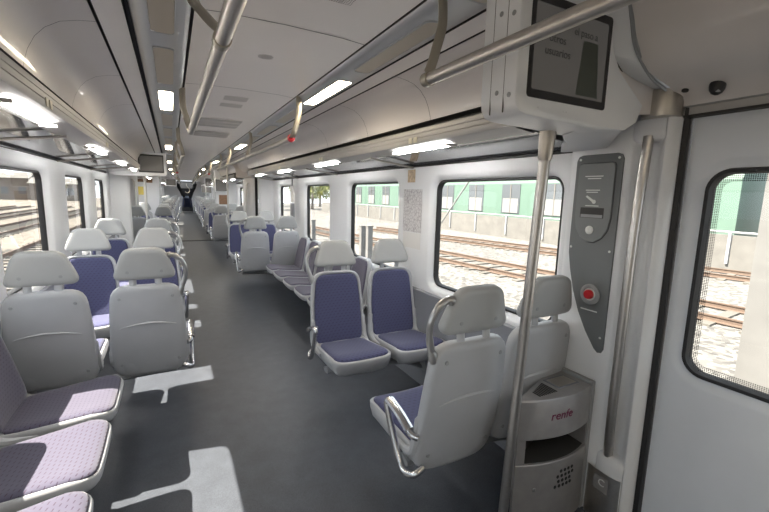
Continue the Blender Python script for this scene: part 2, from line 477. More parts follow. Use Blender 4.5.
# luggage racks with underside and lamps
for s, side in ((1, 'right'), (-1, 'left')):
    for a, b, nm in ((1.42 if s > 0 else 1.15, 8.7 if s > 0 else 8.27, 'beside the near seats'), (10.7, 14.0, 'beyond the far doors'), (14.6, YE, 'in the carriage beyond the gangway')):
        r = empty('luggage_rack', (s*1.2, a, 1.87), 0, f'long {side}-hand luggage rack with polished underside {nm}', 'luggage rack')
        def E(pr, a_=0, b_=b-a, n=1):
            return ext(MB(), [(x-1.2, z-1.87) for x, z in pr], a_, b_, s, n)
        E([(.968, 2.068), (1.02, 2.06), (1.02, 2.02), (.968, 2.025)]).build('gap_shade_strip', 'dark', r)  # near-black strip, the shade inside the rack opening put into its colour
        E([(.968, 2.028), (.932, 2.024), (.927, 2.018), (.926, 1.996), (.930, 1.993), (.926, 1.990), (.926, 1.968), (.930, 1.965), (.926, 1.962), (.926, 1.945), (.932, 1.932), (.955, 1.925), (1.04, 1.915), (1.075, 1.912), (1.08, 1.918)]).build('rack_rail', 'rackmetal', r)
        E([(1.08, 1.918), (1.25, 1.893), (1.428, 1.868)]).build('underside_panel', 'rackglass', r)
        E([(1.405, 1.868), (1.428, 1.862), (1.428, 1.848), (1.42, 1.85)]).build('edge_seal', 'black', r)
        E([(1.02, 2.06), (1.42, 2.03)]).build('shelf', 'grey_mid', r)
        ys = [y for y in (3.08, 4.92, 6.75, 8.5, 12.3) if a < y < b] if a < 14 else [16.8+1.9*k for k in range(8)]
        for y in ys:
            t = MB(); yy = y-a
            t.tube([(s*.225, yy, -.022), (s*.10, yy, -.008), (s*-.12, yy, .022), (s*-.19, yy, .032)], .010, 8, flat=(.016, .009))
            t.build('support_bar', 'steel_warm', r)
        if a < 2:
            for y in (2.28, 4.1, 5.92, 7.7):
                for dy in (-.03, .03):
                    MB().box((-.277*s-.002, y-a+dy-.02, .067), (-.277*s+.002, y-a+dy+.02, .103)).build('number_plate', 'cream', r, smooth=False)
    ks = [1.97+1.82*k for k in range(-0, 4)]+[11.1, 12.9]+[15.4+1.82*k for k in range(9)]
    for k, y in enumerate(ks):
        r = empty('strip_light', (s*1.005, y+.34, 1.905), 0, f'bright white strip lamp under the {side} luggage rack, {ordw[k]} from the camera', 'strip light', 'strip lamps under the luggage racks')
        ang = 0
        t = MB(); lp = rrect(-.019, .019, -.32, .32, .010, 3)
        t.loft([[(x, yy, .006) for x, yy in lp], [(x, yy, -.003) for x, yy in lp], [(x*.85, yy*.99, -.005) for x, yy in lp]], True, True)
        t.build('lamp_diffuser', 'lamp', r)
        for e in (-.331, .331):
            t = MB(); t.box((-.036, e-.009, -.008), (.036, e+.009, .008)); t.build('end_cap', 'rackmetal', r)

struct(MB().box((-1.5, Y0, 2.36), (1.5, 14.6, 2.40)).build('ceiling_light_block', 'grey_mid', smooth=False))  # unseen slab added above the ceiling to stop light leaking in
for q_ in (-1.5, 1.46): struct(MB().box((q_, .95, 1.9), (q_+.04, 14.6, 2.36)).build('wall_light_block', 'grey_mid', smooth=False))  # unseen side strips added to close the same light leak
# black end face above the far doors on both sides
def door_zone(s, side, ya, yb, idx, near=False):
    # pillars, door leaf with window, header
    pass

def door(idx, s, ya, yb, x=1.445, full_detail=False):
    r = empty(f'door_{idx}', (s*x, (ya+yb)/2, 0)); struct(r)
    yc = (ya+yb)/2; leafs = [(ya, yb)] if full_detail else [(ya, yc-.008), (yc+.008, yb)]
    for a, b in leafs:
        mb = MB(); wa, wb = (a+.09, b-.09)
        if full_detail: wa, wb = a+.12, b-.072
        O = (wa-yc, wb-yc, .872, 1.735)
        c0 = MB()
        c = ((O[0]+O[1])/2, (O[2]+O[3])/2); R = (a-yc, b-yc, .06, 1.965)
        def rr(e): return rrect(O[0]-e, O[1]+e, O[2]-e, O[3]+e, .085+e, 8)
        inner = rr(.05); outer = [project_outer(p, c, R) for p in inner]
        for cn in ((R[0],R[2]),(R[0],R[3]),(R[1],R[2]),(R[1],R[3])):
            j = min(range(len(outer)), key=lambda i: (outer[i][0]-cn[0])**2+(outer[i][1]-cn[1])**2); outer[j] = list(cn)
        loops = [[(0, y, z) for y, z in outer]]+[[(s*dx, y, z) for y, z in rr(e)] for e, dx in ((.05, 0), (.036, .003), (.022, .012), (.0, .014))]
        c0.loft(loops); c0.build('door_leaf', 'white_door', r)
        g = MB(); g.loft([[(s*dx, y, z) for y, z in rr(e)] for e, dx in ((.004, .013), (.0, .004), (-.014, .004), (-.018, .02), (-.018, .05))]); g.build('window_gasket', 'black', r)
        p = MB(); q = [(s*.03, y, z) for y, z in rr(-.012)]; p.add(q, [tuple(range(len(q)))]); p.build('glass_pane', 'glass', r, smooth=False)
        if full_detail:
            p = MB(); p.loft([[(s*.0285, y, z) for y, z in rr(-.016)], [(s*.0285, y, z) for y, z in rr(-.048)]]); p.build('dotted_border', 'frit', r, smooth=False)
    k = MB(); k.box((-.05 if s > 0 else 0, ya-yc, 0), (0 if s > 0 else .05, yb-yc, .06)); k.build('door_sill', 'grey_mid', r, bevel=.006)
    return r

# near right door (the one beside the camera), its seal and header
door(1, 1, -.72, .925, full_detail=True)
mb = MB(); ext(mb, [(1.435, 0), (1.435, 0)], 0, 0)
g = MB(); g.loft([[(1.418, .928, z), (1.408, .945, z), (1.452, .962, z), (1.452, .928, z)] for z in (0, 1.99)], True, True)
struct(g.build('trim_9', 'black', smooth=False))
g = MB(); g.box((1.405, -.75, 1.945), (1.445, .95, 1.955)); struct(g.build('trim_10', 'dark', smooth=False))
g = MB(); ext(g, [(1.415, 1.955), (1.415, 1.985), (1.40, 1.99)], -.75, .96); struct(g.build('trim_11', 'rackmetal', smooth=False))
# header coving above the near doors, both sides
HP = [(1.405, 1.99), (1.37, 2.025), (1.29, 2.053), (1.21, 2.07), (1.146, 2.085), (1.09, 2.12), (1.05, 2.16), (1.02, 2.21), (1.003, 2.25), (.985, 2.285), (.93, 2.288), (.718, ZC-.014)]
for s in (1, -1):
    h = MB(); ext(h, HP, -2.4, .955 if s > 0 else 1.02, s); ext(h, HP, 8.85, 10.6, s); struct(h.build('trim_12', 'cove', angle=60))
    # end faces closing the coving where the door header starts
    for y in (1.02, 8.85, 10.6):
        fc = [(.718, 2.286), (.85, 2.285), (1.0, 2.265), (1.15, 2.21), (1.26, 2.14), (1.33, 2.07), (1.375, 2.02), (1.39, 1.97), (1.1, 1.935), (.955, 1.95), (.960, 2.05), (.95, 2.14), (.925, 2.19), (.89, 2.23), (.84, 2.262), (.78, 2.278)]
        e = MB(); e.add([(s*x, y, z) for x, z in fc], [tuple(range(len(fc)))]); struct(e.build('trim_13', 'cove', smooth=False))
# left near door, far doors
door(2, -1, -.72, .93); door(3, 1, 9.12, 10.4); door(4, -1, 9.12, 10.4)
for s, side in ((1, 'right'), (-1, 'left')):
    n = MB()
    n.box((1.40, -2.4, 0) if s > 0 else (-1.46, -2.4, 0), (1.46, -.72, 2.0) if s > 0 else (-1.40, -.72, 2.0))
    struct(n.build(f'wall_{side}_rear', 'white', smooth=False))
    for a, b, face in ((8.62, 9.10, -1), (10.42, 10.78, 1)):
        # rounded pillar beside the door with a recess for the grab rail
        n = MB()
        pl = [(1.44, a), (1.20, a), (1.155, a+.012), (1.135, a+.04), (1.13, a+.09), (1.15, a+.15), (1.22, a+.20), (1.27, a+.26), (1.30, b-.05), (1.36, b-.01), (1.44, b)]
        if face > 0: pl = [(1.44, b), (1.20, b), (1.155, b-.012), (1.135, b-.04), (1.13, b-.09), (1.15, b-.15), (1.22, b-.2), (1.27, b-.24), (1.32, a+.05), (1.37, a+.01), (1.44, a)]
        n.loft([[(s*x, y, z) for x, y in pl] for z in (0, 1.0, 1.94)], closed=False); struct(n.build('trim_14', 'white', angle=50))
        yy = a+.24 if face < 0 else b-.24
        gr = MB(); gr.tube([(s*1.23, yy, .5), (s*1.19, yy, .56), (s*1.18, yy, .7), (s*1.17, yy, 1.2), (s*1.18, yy, 1.65), (s*1.19, yy, 1.76), (s*1.23, yy, 1.82)], .016, 10)
        tag(gr.build('grab_rail', 'steel'), f"vertical steel grab rail on the {side} pillar {'before' if face < 0 else 'after'} the far door", 'grab rail')
        g = MB(); g.box((s*1.40-.03, (b if face < 0 else a-.02), 0), (s*1.40+.03, (b+.02 if face < 0 else a), 1.98)); struct(g.build('trim_15', 'black', smooth=False))

# ------------------------------------------------------------------ near right pillar
# plan section (x,y): wall, flat panel face, rail recess, rounded edge to the door seal
pil = [(1.43, 1.46), (1.405, 1.455), (1.385, 1.44), (1.375, 1.41), (1.37, 1.20), (1.370, 1.13), (1.376, 1.115), (1.40, 1.10), (1.422, 1.08), (1.425, 1.055), (1.418, 1.03), (1.395, 1.008), (1.370, .992), (1.363, .98), (1.37, .962), (1.40, .947), (1.452, .947)]
mb = MB(); zs = [0, .3, .8, 1.3, 1.95]
mb.loft([[(x, y, z) for x, y in pil] for z in zs], closed=False)
pn = mb.build('wall_pillar', 'white', angle=50); struct(pn)
# recess end shelves (top and bottom of the rail recess)
for z0, z1 in ((0, .36), (1.86, 1.95)):
    n = MB(); q = [(1.3705, 1.125), (1.385, 1.12), (1.43, 1.11), (1.43, 1.045), (1.385, 1.0), (1.362, .985), (1.352, 1.03), (1.352, 1.08), (1.36, 1.11)]
    if z0 == 0: lv = [(0, 0), (.30, 0), (.345, .004), (.36, .02)]
    else: lv = [(1.95, 0), (1.90, 0), (1.87, .006), (1.86, .02)]
    n.loft([[(x+(e if x < 1.4 else 0), y, z) for x, y in q] for z, e in lv], True, True)
    struct(n.build('trim_16', 'white', angle=50))
r = MB(); r.tube(smooth_path([(1.385, 1.075, .33), (1.372, 1.072, .42), (1.350, 1.062, .6), (1.338, 1.055, .85), (1.332, 1.05, 1.15), (1.338, 1.05, 1.5), (1.352, 1.05, 1.75), (1.362, 1.05, 1.88)], 5), .021, 16)
tag(r.build('grab_rail', 'steel'), 'tall curved steel grab rail set in the white pillar beside the near door', 'grab rail')
# steel kick plate and its sticker at the foot of the pillar
kr = empty('kick_plate', (1.35, 1.07, 0), 0, 'polished steel kick plate wrapped round the foot of the near pillar', 'kick plate')
n = MB(); q = [(.03, .10), (.006, .085), (-.003, .05), (-.004, -.03), (.004, -.07), (.022, -.098), (.06, -.112)]
n.loft([[(x, y, z) for x, y in q] for z in (.0, .27)], closed=False); n.build('steel_sheet', 'steel', kr)
n = MB(); n.quad((-.0065, -.035, .17), (-.0065, .04, .17), (-.0065, .04, .25), (-.0065, -.035, .25)); n.build('sticker', 'binsteel', kr, smooth=False)
text_obj('sticker_print', 'C', .05, 'print_white', kr, (-.0075, .0, .215), (PI/2, 0, -PI/2))

# control panel on the pillar
px = 1.366
cp = empty('alarm_panel', (px, 1.3, 1.3), 0, 'dark grey alarm panel tapering to a point on the white pillar', 'control panel')
def pp(y, z, dx=0): return (1.3719-px+dx, y-1.355, z-1.3)
ol = [(1.205, 1.795), (1.215, 1.815), (1.235, 1.822), (1.415, 1.822), (1.437, 1.815), (1.447, 1.795), (1.449, 1.4), (1.447, 1.33), (1.43, 1.24), (1.40, 1.13), (1.36, 1.03), (1.31, .94), (1.255, .865), (1.235, .85), (1.215, .855), (1.205, .875)]
n = MB()
def pan(mb, ol, t0, t1, bev=.003):
    cyy = sum(p[0] for p in ol)/len(ol); czz = sum(p[1] for p in ol)/len(ol)
    sc = lambda k: [(cyy+(y-cyy)*k, czz+(z-czz)*k) for y, z in ol]
    mb.loft([[pp(y, z, t0) for y, z in ol], [pp(y, z, t1) for y, z in ol], [pp(y, z, t1-bev) for y, z in sc(.985)]], True, True)
pan(n, ol, 0.004, -.006); n.build('back_plate', 'panelgrey', cp, angle=30)
o2 = [(1.235, 1.76), (1.24, 1.775), (1.255, 1.78), (1.405, 1.78), (1.42, 1.775), (1.425, 1.76), (1.425, 1.52), (1.415, 1.46), (1.39, 1.42), (1.35, 1.395), (1.31, 1.395), (1.27, 1.42), (1.245, 1.46), (1.235, 1.52)]
n = MB(); pan(n, [(1.33+(y-1.33)*1.035, 1.59+(z-1.59)*1.025) for y, z in o2], -.006, -.0065); n.build('cover_seam', 'black', cp)
n = MB(); pan(n, o2, -.006, -.014); n.build('cover', 'panelgrey2', cp, angle=30)
n = MB(); n.box(pp(1.27, 1.515, -.0178), pp(1.395, 1.565, -.013)); n.build('pull_slot', 'dark', cp, smooth=False)
n = MB(); n.box(pp(1.275, 1.517, -.019), pp(1.39, 1.532, -.016)); n.build('slot_lip', 'grey_mid', cp, smooth=False)
n = MB(); lathe(n, pp(1.335, 1.455, -.017), [(.021, 0), (.021, -.004), (.016, -.007), (.010, -.007), (.009, -.004), (0.001, -.004)], 18, 'x'); n.build('key_lock', 'print_white', cp)
n = MB()
for z, a, b in ((1.715, 1.29, 1.385), (1.704, 1.30, 1.37), (1.648, 1.30, 1.375), (1.638, 1.31, 1.37), (1.572, 1.30, 1.37)):
    n = MB(); n.box(pp(a, z, -.0182), pp(b, z+.0045, -.0168)); n.build('caption_line', 'print_white', cp, smooth=False)
n = MB()
n.add([pp(1.365, 1.625, -.0185), pp(1.372, 1.618, -.0185), pp(1.335, 1.592, -.0185), pp(1.325, 1.601, -.0185)], [(0,1,2,3)])
n.build('pictogram', 'print_white', cp, smooth=False)
n = MB(); disc(n, pp(1.326, 1.594, -.018), .010, (-1,0,0), .001); n.build('pictogram_head', 'print_white', cp, smooth=False)
n = MB(); lathe(n, pp(1.30, 1.135, -.008), [(.052, 0), (.052, -.008), (.044, -.012), (.034, -.012), (.030, -.006), (.001, -.006)], 24, 'x'); n.build('button_ring', 'grey_mid', cp)
n = MB(); lathe(n, pp(1.30, 1.135, -.012), [(.034, 0), (.033, -.004), (.026, -.005), (.001, -.005)], 24, 'x'); n.build('button_collar', 'print_white', cp)
n = MB(); lathe(n, pp(1.30, 1.135, -.016), [(.024, 0), (.024, -.012), (.020, -.018), (.001, -.019)], 20, 'x'); n.build('red_button', 'red', cp)
n = MB(); n.box(pp(1.255, 1.05, -.0105), pp(1.345, 1.056, -.009)); n.build('button_caption', 'print_white', cp, smooth=False)
n = MB()
for y, z in ((1.225, 1.80), (1.425, 1.80), (1.435, 1.36), (1.225, 1.36), (1.225, .93)): disc(n, pp(y, z, -.010), .006, (-1,0,0), .002)
n.build('screws', 'print_white', cp)

# ------------------------------------------------------------------ screen boxes
def screen_box(loc, s, lab, detail=False, facing=-1):
    # origin at the box's inner lower corner on the camera side; x outward
    r = empty('display_housing', loc, 0, lab, 'display screen')
    W, D, H = .42, .17, .42
    b = MB(); x0 = 0
    def sec(y, e=0):
        rt = [(.565, .0), (.63, .035), (.66, .10), (.57, .155), (.50, .20), (.455, .26), (.42, .34), (.40, H-.02)] if detail else [(.66, -.01), (.80, -.01), (.86, .03), (.87, .12), (.87, .2), (.87, .26), (.87, .34), (.86, H-.02)]
        pts = [(.0+e, .06), (.004+e, .03), (.02+e, .008+e), (.05, e), (.2, -.004+e), (.41, -.012+e)]+rt+[(e, H-.02)]
        return [(s*x, y*-facing, z) for x, z in pts]
    b.loft([sec(0, .012), sec(.006, .003), sec(.02, 0), sec(D-.01, 0), sec(D, .01)], True, True); b.build('casing', 'white', r, angle=40)
    if detail:
        # flared arm tying the casing back to the pillar
        b = MB(); def_ = [(.03, [(.36, -.006), (.565, .002), (.63, .037), (.655, .10), (.57, .16), (.46, .26), (.41, H-.02), (.36, H-.02)]),
                          (.14, [(.40, -.02), (.62, -.012), (.74, .01), (.80, .06), (.75, .16), (.66, .26), (.60, H-.02), (.40, H-.02)]),
                          (.26, [(.58, -.025), (.80, -.025), (.86, -.02), (.895, .04), (.895, .14), (.895, .26), (.895, H-.02), (.58, H-.02)]),
                          (.40, [(.74, -.022), (.84, -.022), (.88, -.02), (.895, .04), (.895, .14), (.895, .26), (.895, H-.02), (.74, H-.02)]),
                          (.50, [(.84, -.02), (.86, -.02), (.88, -.018), (.895, .04), (.895, .14), (.895, .26), (.895, H-.02), (.84, H-.02)])]
        b.loft([[(x, y, z) for x, z in q] for y, q in def_], True, True); b.build('casing_arm', 'white', r, angle=60)
    b = MB(); xa, xb, za, zb = .055, .42, .075, .345
    f1 = [(s*x, -.002*-facing, z) for x, z in rrect(xa-.012, xb+.012, za-.02, zb+.02, .012, 3)]
    f0 = [(s*x, .006*-facing, z) for x, z in rrect(xa-.012, xb+.012, za-.02, zb+.02, .012, 3)]
    f2 = [(s*x, -.002*-facing, z) for x, z in rrect(xa+.006, xb-.006, za+.006, zb-.006, .006, 3)]
    f3 = [(s*x, -.001*-facing, z) for x, z in rrect(xa+.006, xb-.006, za+.006, zb-.006, .006, 3)]
    b.loft([f0, f1, f2, f3]); b.build('screen_bezel', 'bezel', r, angle=20)
    b = MB(); b.add(f3, [tuple(range(len(f3)))]); b.build('screen_panel', 'screen', r, smooth=False)
    if detail:
        for tx, x, z, sz in (('el paso a', .30, .285, .034), ('otros', .165, .245, .036), ('usuarios', .17, .205, .036)):
            text_obj('screen_text', tx, sz, 'screen_txt', r, (s*x, -.0016, z), (PI/2, 0, 0), .0002)
        b = MB(); b.quad((s*.27, -.0014, .09), (s*.385, -.0014, .09), (s*.365, -.0014, .265), (s*.29, -.0014, .265)); b.build('screen_picture', 'screen_fig', r, smooth=False)
        b = MB()
        for y in (.055, .115):
            b.box((s*-.0008, y-.0008, .01), (s*.004, y+.0008, H-.03))
        b.build('casing_joints', 'seam', r, smooth=False)
        b = MB()
        for y, z in ((.03, .06), (.085, .075), (.03, .30), (.085, .315)): disc(b, (s*-.0005, y, z), .008, (-s, 0, 0), .002)
        for x in (.10, .22, .235): disc(b, (s*x, .001, .028), .003, (0, -1, 0), .001)
        b.build('screws', 'grey_mid', r)
    return r
screen_box((.485, .965, 1.865), 1, 'white overhead display casing with dark screen above the near steel pole', True)
screen_box((-.525, 8.30, 1.84), -1, 'white display casing hanging at the left before the far doors')
# small displays further on
def small_screen(loc, lab, w_=.36, h_=.26):
    r = empty('ceiling_display', loc, 0, lab, 'display screen')
    MB().box((-w_/2-.03, 0, -h_/2-.03), (w_/2+.03, .08, h_/2+.03)).build('casing', 'white', r, bevel=.012)
    MB().box((-w_/2, -.006, -h_/2), (w_/2, .001, h_/2)).build('screen_bezel', 'bezel', r, smooth=False)
    MB().quad((-w_/2+.02, -.0075, -h_/2+.02), (w_/2-.02, -.0075, -h_/2+.02), (w_/2-.02, -.0075, h_/2-.02), (-w_/2+.02, -.0075, h_/2-.02)).build('screen_panel', 'screen', r, smooth=False)
    return r
small_screen((.98, 13.98, 1.79), 'dark square display on the right bulkhead before the gangway', .36, .36)
small_screen((-.62, 20.0, 1.93), 'small dark display hanging at the left in the next carriage')
small_screen((.95, 19.4, 1.97), 'small dark display hanging at the right in the next carriage', .44, .34)
small_screen((1.0, 24.9, 1.70), 'lower dark display at the right, deep in the next carriage', .5, .4)
for xx, yy, zt, zb in ((-.62, 20.04, 2.30, 2.07), (.95, 19.44, 2.30, 2.15), (1.0, 24.94, 2.3, 1.92)):
    n = MB(); n.tube([(xx, yy, zb), (xx, yy, zt)], .02, 8); tag(n.build('display_hanger', 'white'), f"white hanger holding a display {'on the left' if xx < 0 else ('on the right' if yy < 22 else 'deepest on the right')} in the next carriage", 'hanger')

# steel elbow between casing and pillar, curved arch moulding, dome camera
el = MB(); el.loft([[(1.368+.070*math.cos(PI*2*j/24)*k1, 1.015+.074*math.sin(PI*2*j/24)*k1, z) for j in range(24)] for z, k1 in ((1.950, .97), (1.955, 1), (2.05, 1.0), (2.055, .98))], True, True)
tag(el.build('pillar_collar', 'steel_warm'), 'short curved steel collar at the top of the near pillar', 'collar')
CA = smooth_path([(.885, .985, 2.29), (.90, .985, 2.215), (.955, .99, 2.14), (1.003, 1.0, 2.117), (1.156, 1.04, 2.078), (1.31, 1.068, 2.062)], 5)
CB = smooth_path([(.985, .95, 2.295), (1.003, .95, 2.25), (1.045, .95, 2.162), (1.16, .958, 2.089), (1.28, .970, 2.062), (1.41, .985, 2.05)], 5)
ar = MB(); ar.loft([[a, b, b+Vector((.01, .15, .02)), a+Vector((0, .12, .02))] for a, b in zip(CA, CB)], True, True); struct(ar.build('trim_17', 'white', angle=50))
ar = MB(); ar.tube([p+Vector((0, .003, .002)) for p in CB], .007, 8); ar.tube([p+Vector((-.006, .002, -.012)) for p in CB], .004, 6); struct(ar.build('trim_18', 'grey_mid'))
ar = MB(); ar.tube([p+Vector((-.001, -.001, 0)) for p in CA], .0022, 6); struct(ar.build('trim_21', 'seam'))
dc = empty('dome_camera', (1.335, .81, 2.035), 0, 'small black dome camera on the sloping panel above the near door', 'camera')
n = MB(); lathe(n, (0, 0, 0), [(.024, .012), (.026, -.004), (.024, -.018), (.017, -.030), (.006, -.036), (.001, -.037)], 16); n.build('camera_dome', 'bezel', dc)
n = MB(); lathe(n, (-.008, -.006, -.006), [(.012, .004), (.013, -.012), (.010, -.022), (.001, -.026)], 12); n.build('camera_lens', 'grey_mid', dc)
n = MB(); disc(n, (1.33, .915, 2.036), .012, (-.25, 0, -1), .004); tag(n.build('ceiling_button', 'dark'), 'tiny dark oval vent beside the dome camera above the near door', 'vent')

# ------------------------------------------------------------------ poles
def pole(loc, top, lab, sleeve=True, lean=0):
    r = empty('standing_pole', loc, 0, lab, 'pole')
    n = MB(); n.tube([(0,0,0), (0,0,top)], .0215, 16); n.build('pole_tube', 'steel', r)
    if sleeve:
        n = MB(); lathe(n, (0,0,0), [(.0218, top-.11), (.026, top-.10), (.031, top-.005), (.031, top)], 16); n.build('upper_sleeve', 'steel_warm', r)
    n = MB(); lathe(n, (0,0,0), [(.045, 0), (.045, .008), (.028, .014), (.026, .06), (.0215, .065)], 16); n.build('floor_flange', 'steel', r)
    r.rotation_euler = (lean, 0, 0)
pole((.815, 1.20, 0), 1.86, 'long steel pole from floor to the near overhead display casing', lean=.045)
pole((-.88, 8.40, 0), 1.86, 'steel pole under the display casing at the left of the far doors')
pole((.79, 10.9, 0), 2.29, 'tall steel pole at the right beyond the far doors')
pole((.83, 22.0, 0), 2.29, 'distant thin steel pole at the right in the next carriage')

# overhead handrails
def handrail(x, y0, y1, z, hooks, ends, lab, s):
    r = empty('overhead_handrail', (x, y0, z), 0, lab, 'handrail')
    n = MB(); n.tube([(0, 0, 0), (0, y1-y0, 0)], .0205, 16); n.build('rail_tube', 'steel_warm', r)
    dx = s*.475-x-s*.10
    for h in hooks:
        h, ln = h if isinstance(h, tuple) else (h, .0)
        yy = h-y0; T = ZC-.01-z
        n = MB(); lathe(n, (0, yy, 0), [(.021, -.018), (.0245, -.016), (.0245, .016), (.021, .018)], 16, 'y')
        n.tube(smooth_path([(0, yy, .02), (s*.012, yy+ln*.12, .05), (s*.03, yy+ln*.35, .11), (s*.05, yy+ln*.65, .19), (dx, yy+ln, T)], 5), .01, 10, flat=(.006, .019), up=(1, 0, 0))
        n.build('hanger_strap', 'strap', r)
    for e, ln, red in ends:
        yy = e-y0; sg = -1 if ln < 0 else 1; T = ZC-.01-z; q = abs(ln)
        n = MB(); n.tube(smooth_path([(0, yy-sg*.02, 0), (0, yy+sg*.02, .004), (s*.006, yy+sg*.05, .03), (s*.02, yy+sg*.066, .09), (s*.04, yy+sg*(.062), .17), (dx, yy+sg*(.05), T)], 6), .01, 10, flat=(.007, .021), up=(1, 0, 0))
        n.build('hanger_strap', 'strap', r)
        if red:
            n = MB(); lathe(n, (0, yy, 0), [(.001, -.03), (.022, -.022), (.03, 0), (.022, .022), (.001, .03)], 14, 'y'); n.build('red_end_cap', 'red', r)
    return r
handrail(-.335, -.9, 3.16, 2.0, [(1.22, .42), -.3], [(3.12, 1, False)], 'thick steel overhead handrail left of centre, nearest the camera', -1)
handrail(.33, -.9, 1.24, 2.0, [1.225, -.5], [], 'thick steel overhead handrail crossing in front of the near display', 1)
handrail(.33, 3.03, 8.3, 2.0, [5.0, 6.9, 8.2], [(3.03, -1, True)], 'overhead handrail with a red end cap on the right beyond the ceiling grilles', 1)
handrail(-.335, 5.2, 8.6, 2.0, [6.6, 8.5], [(5.2, -1, False)], 'overhead handrail left of centre, second from the camera', -1)
handrail(-.335, 10.4, 13.8, 2.0, [12, 13.6], [(10.4, -1, True)], 'distant overhead handrail with red cap left of centre before the gangway', -1)
handrail(.33, 10.4, 13.8, 2.0, [12, 13.6], [(10.4, -1, True)], 'distant overhead handrail on the right before the gangway', 1)
handrail(-.335, 15.6, 30, 2.0, [17, 20, 23, 26, 29], [(15.6, -1, False)], 'farthest left overhead handrail in the next carriage', -1)
handrail(.33, 15.6, 30, 2.0, [17, 20, 23, 26, 29], [(15.6, -1, False)], 'farthest right overhead handrail in the next carriage', 1)

# ceiling grilles
def grille(x0, x1, y0, y1, lab, nm='ceiling_grille', cat='vent', rows=3, slot=.012):
    r = empty(nm, ((x0+x1)/2, (y0+y1)/2, ZC), 0, lab, cat)
    W, H = x1-x0, y1-y0; n = MB(); n.box((-W/2, -H/2, .0), (W/2, H/2, .004)); n.build('grille_plate', 'ceil', r, smooth=False)
    n = MB(); nx = int(W/slot/1.6); ny = rows
    for i in range(nx):
        for j in range(ny):
            xa = -W/2+(i+.25)*W/nx; ya = -H/2+(j+.15)*H/ny
            n.box((xa, ya, -.0012), (xa+W/nx*.5, ya+H/ny*.72, .001))
    n.build('slots', 'seam', r, smooth=False)
grille(-.19, .20, 4.36, 4.95, 'wide slotted air grille in the ceiling centre, third from the camera')
grille(-.19, .20, 5.35, 5.85, 'wide slotted air grille in the ceiling centre, behind the larger one')
def dots(x0, x1, y0, y1, nx, ny, lab, oval=False):
    r = empty('perforated_vent', ((x0+x1)/2, (y0+y1)/2, ZC+.006), 0, lab, 'vent')
    W, H = x1-x0, y1-y0; n = MB()
    if oval: disc(n, (0,0,.004), W/2, (0,0,-1), .003, 24)
    else: n.box((-W/2, -H/2, 0), (W/2, H/2, .004))
    n.build('vent_plate', 'cove', r, smooth=False); n = MB()
    for i in range(nx):
        for j in range(ny):
            x = -W/2+(i+.5)*W/nx; y = -H/2+(j+.5)*H/ny
            if oval and (x/W*2)**2+(y/H*2)**2 > .8: continue
            q = min(W/nx, H/ny)*.30
            n.add([(x+q*math.cos(a), y+q*math.sin(a), -.0006) for a in [PI/3*k for k in range(6)]], [(0,1,2,3,4,5)])
    n.build('holes', 'seam', r, smooth=False)
dots(-.085, .085, 3.32, 3.48, 14, 12, 'small perforated vent in the ceiling, first before the wide grilles')
dots(-.085, .085, 3.60, 3.75, 14, 12, 'small perforated vent in the ceiling, second before the wide grilles')
dots(-.045, .045, 2.24, 2.33, 12, 12, 'small round speaker grille in the ceiling centre', True)
dots(-.03, .17, 1.22, 1.52, 22, 26, 'perforated speaker panel in the ceiling nearest the camera')

# ------------------------------------------------------------------ seats
TH = math.radians(9.5)
def back_fn(z0=.33, k=.55):
    def fn(x, s, t):
        # s: height along the spine, t: thickness toward the sitter (+y)
        y = -s*math.sin(TH) + .05*max(0, .12-s)*4*0 + t + k*x*x - .02*math.sin(PI*min(1, s/.66))
        z = z0 + s*math.cos(TH) + t*math.sin(TH)
        return (x, y, z)
    return fn
def pan_fn(x, s, t):
    # s: depth forward, t: thickness up
    z = .335 + .045*(max(s,0)/.5)**1.5 + t + .25*x*x + .035*max(0, (.12-s)/.12)**2 - .02*max(0, (s-.44)/.1)
    return (x, s, z)
def uvb(co): return (co.x, co.z)
def uvp(co): return (co.x, co.y)

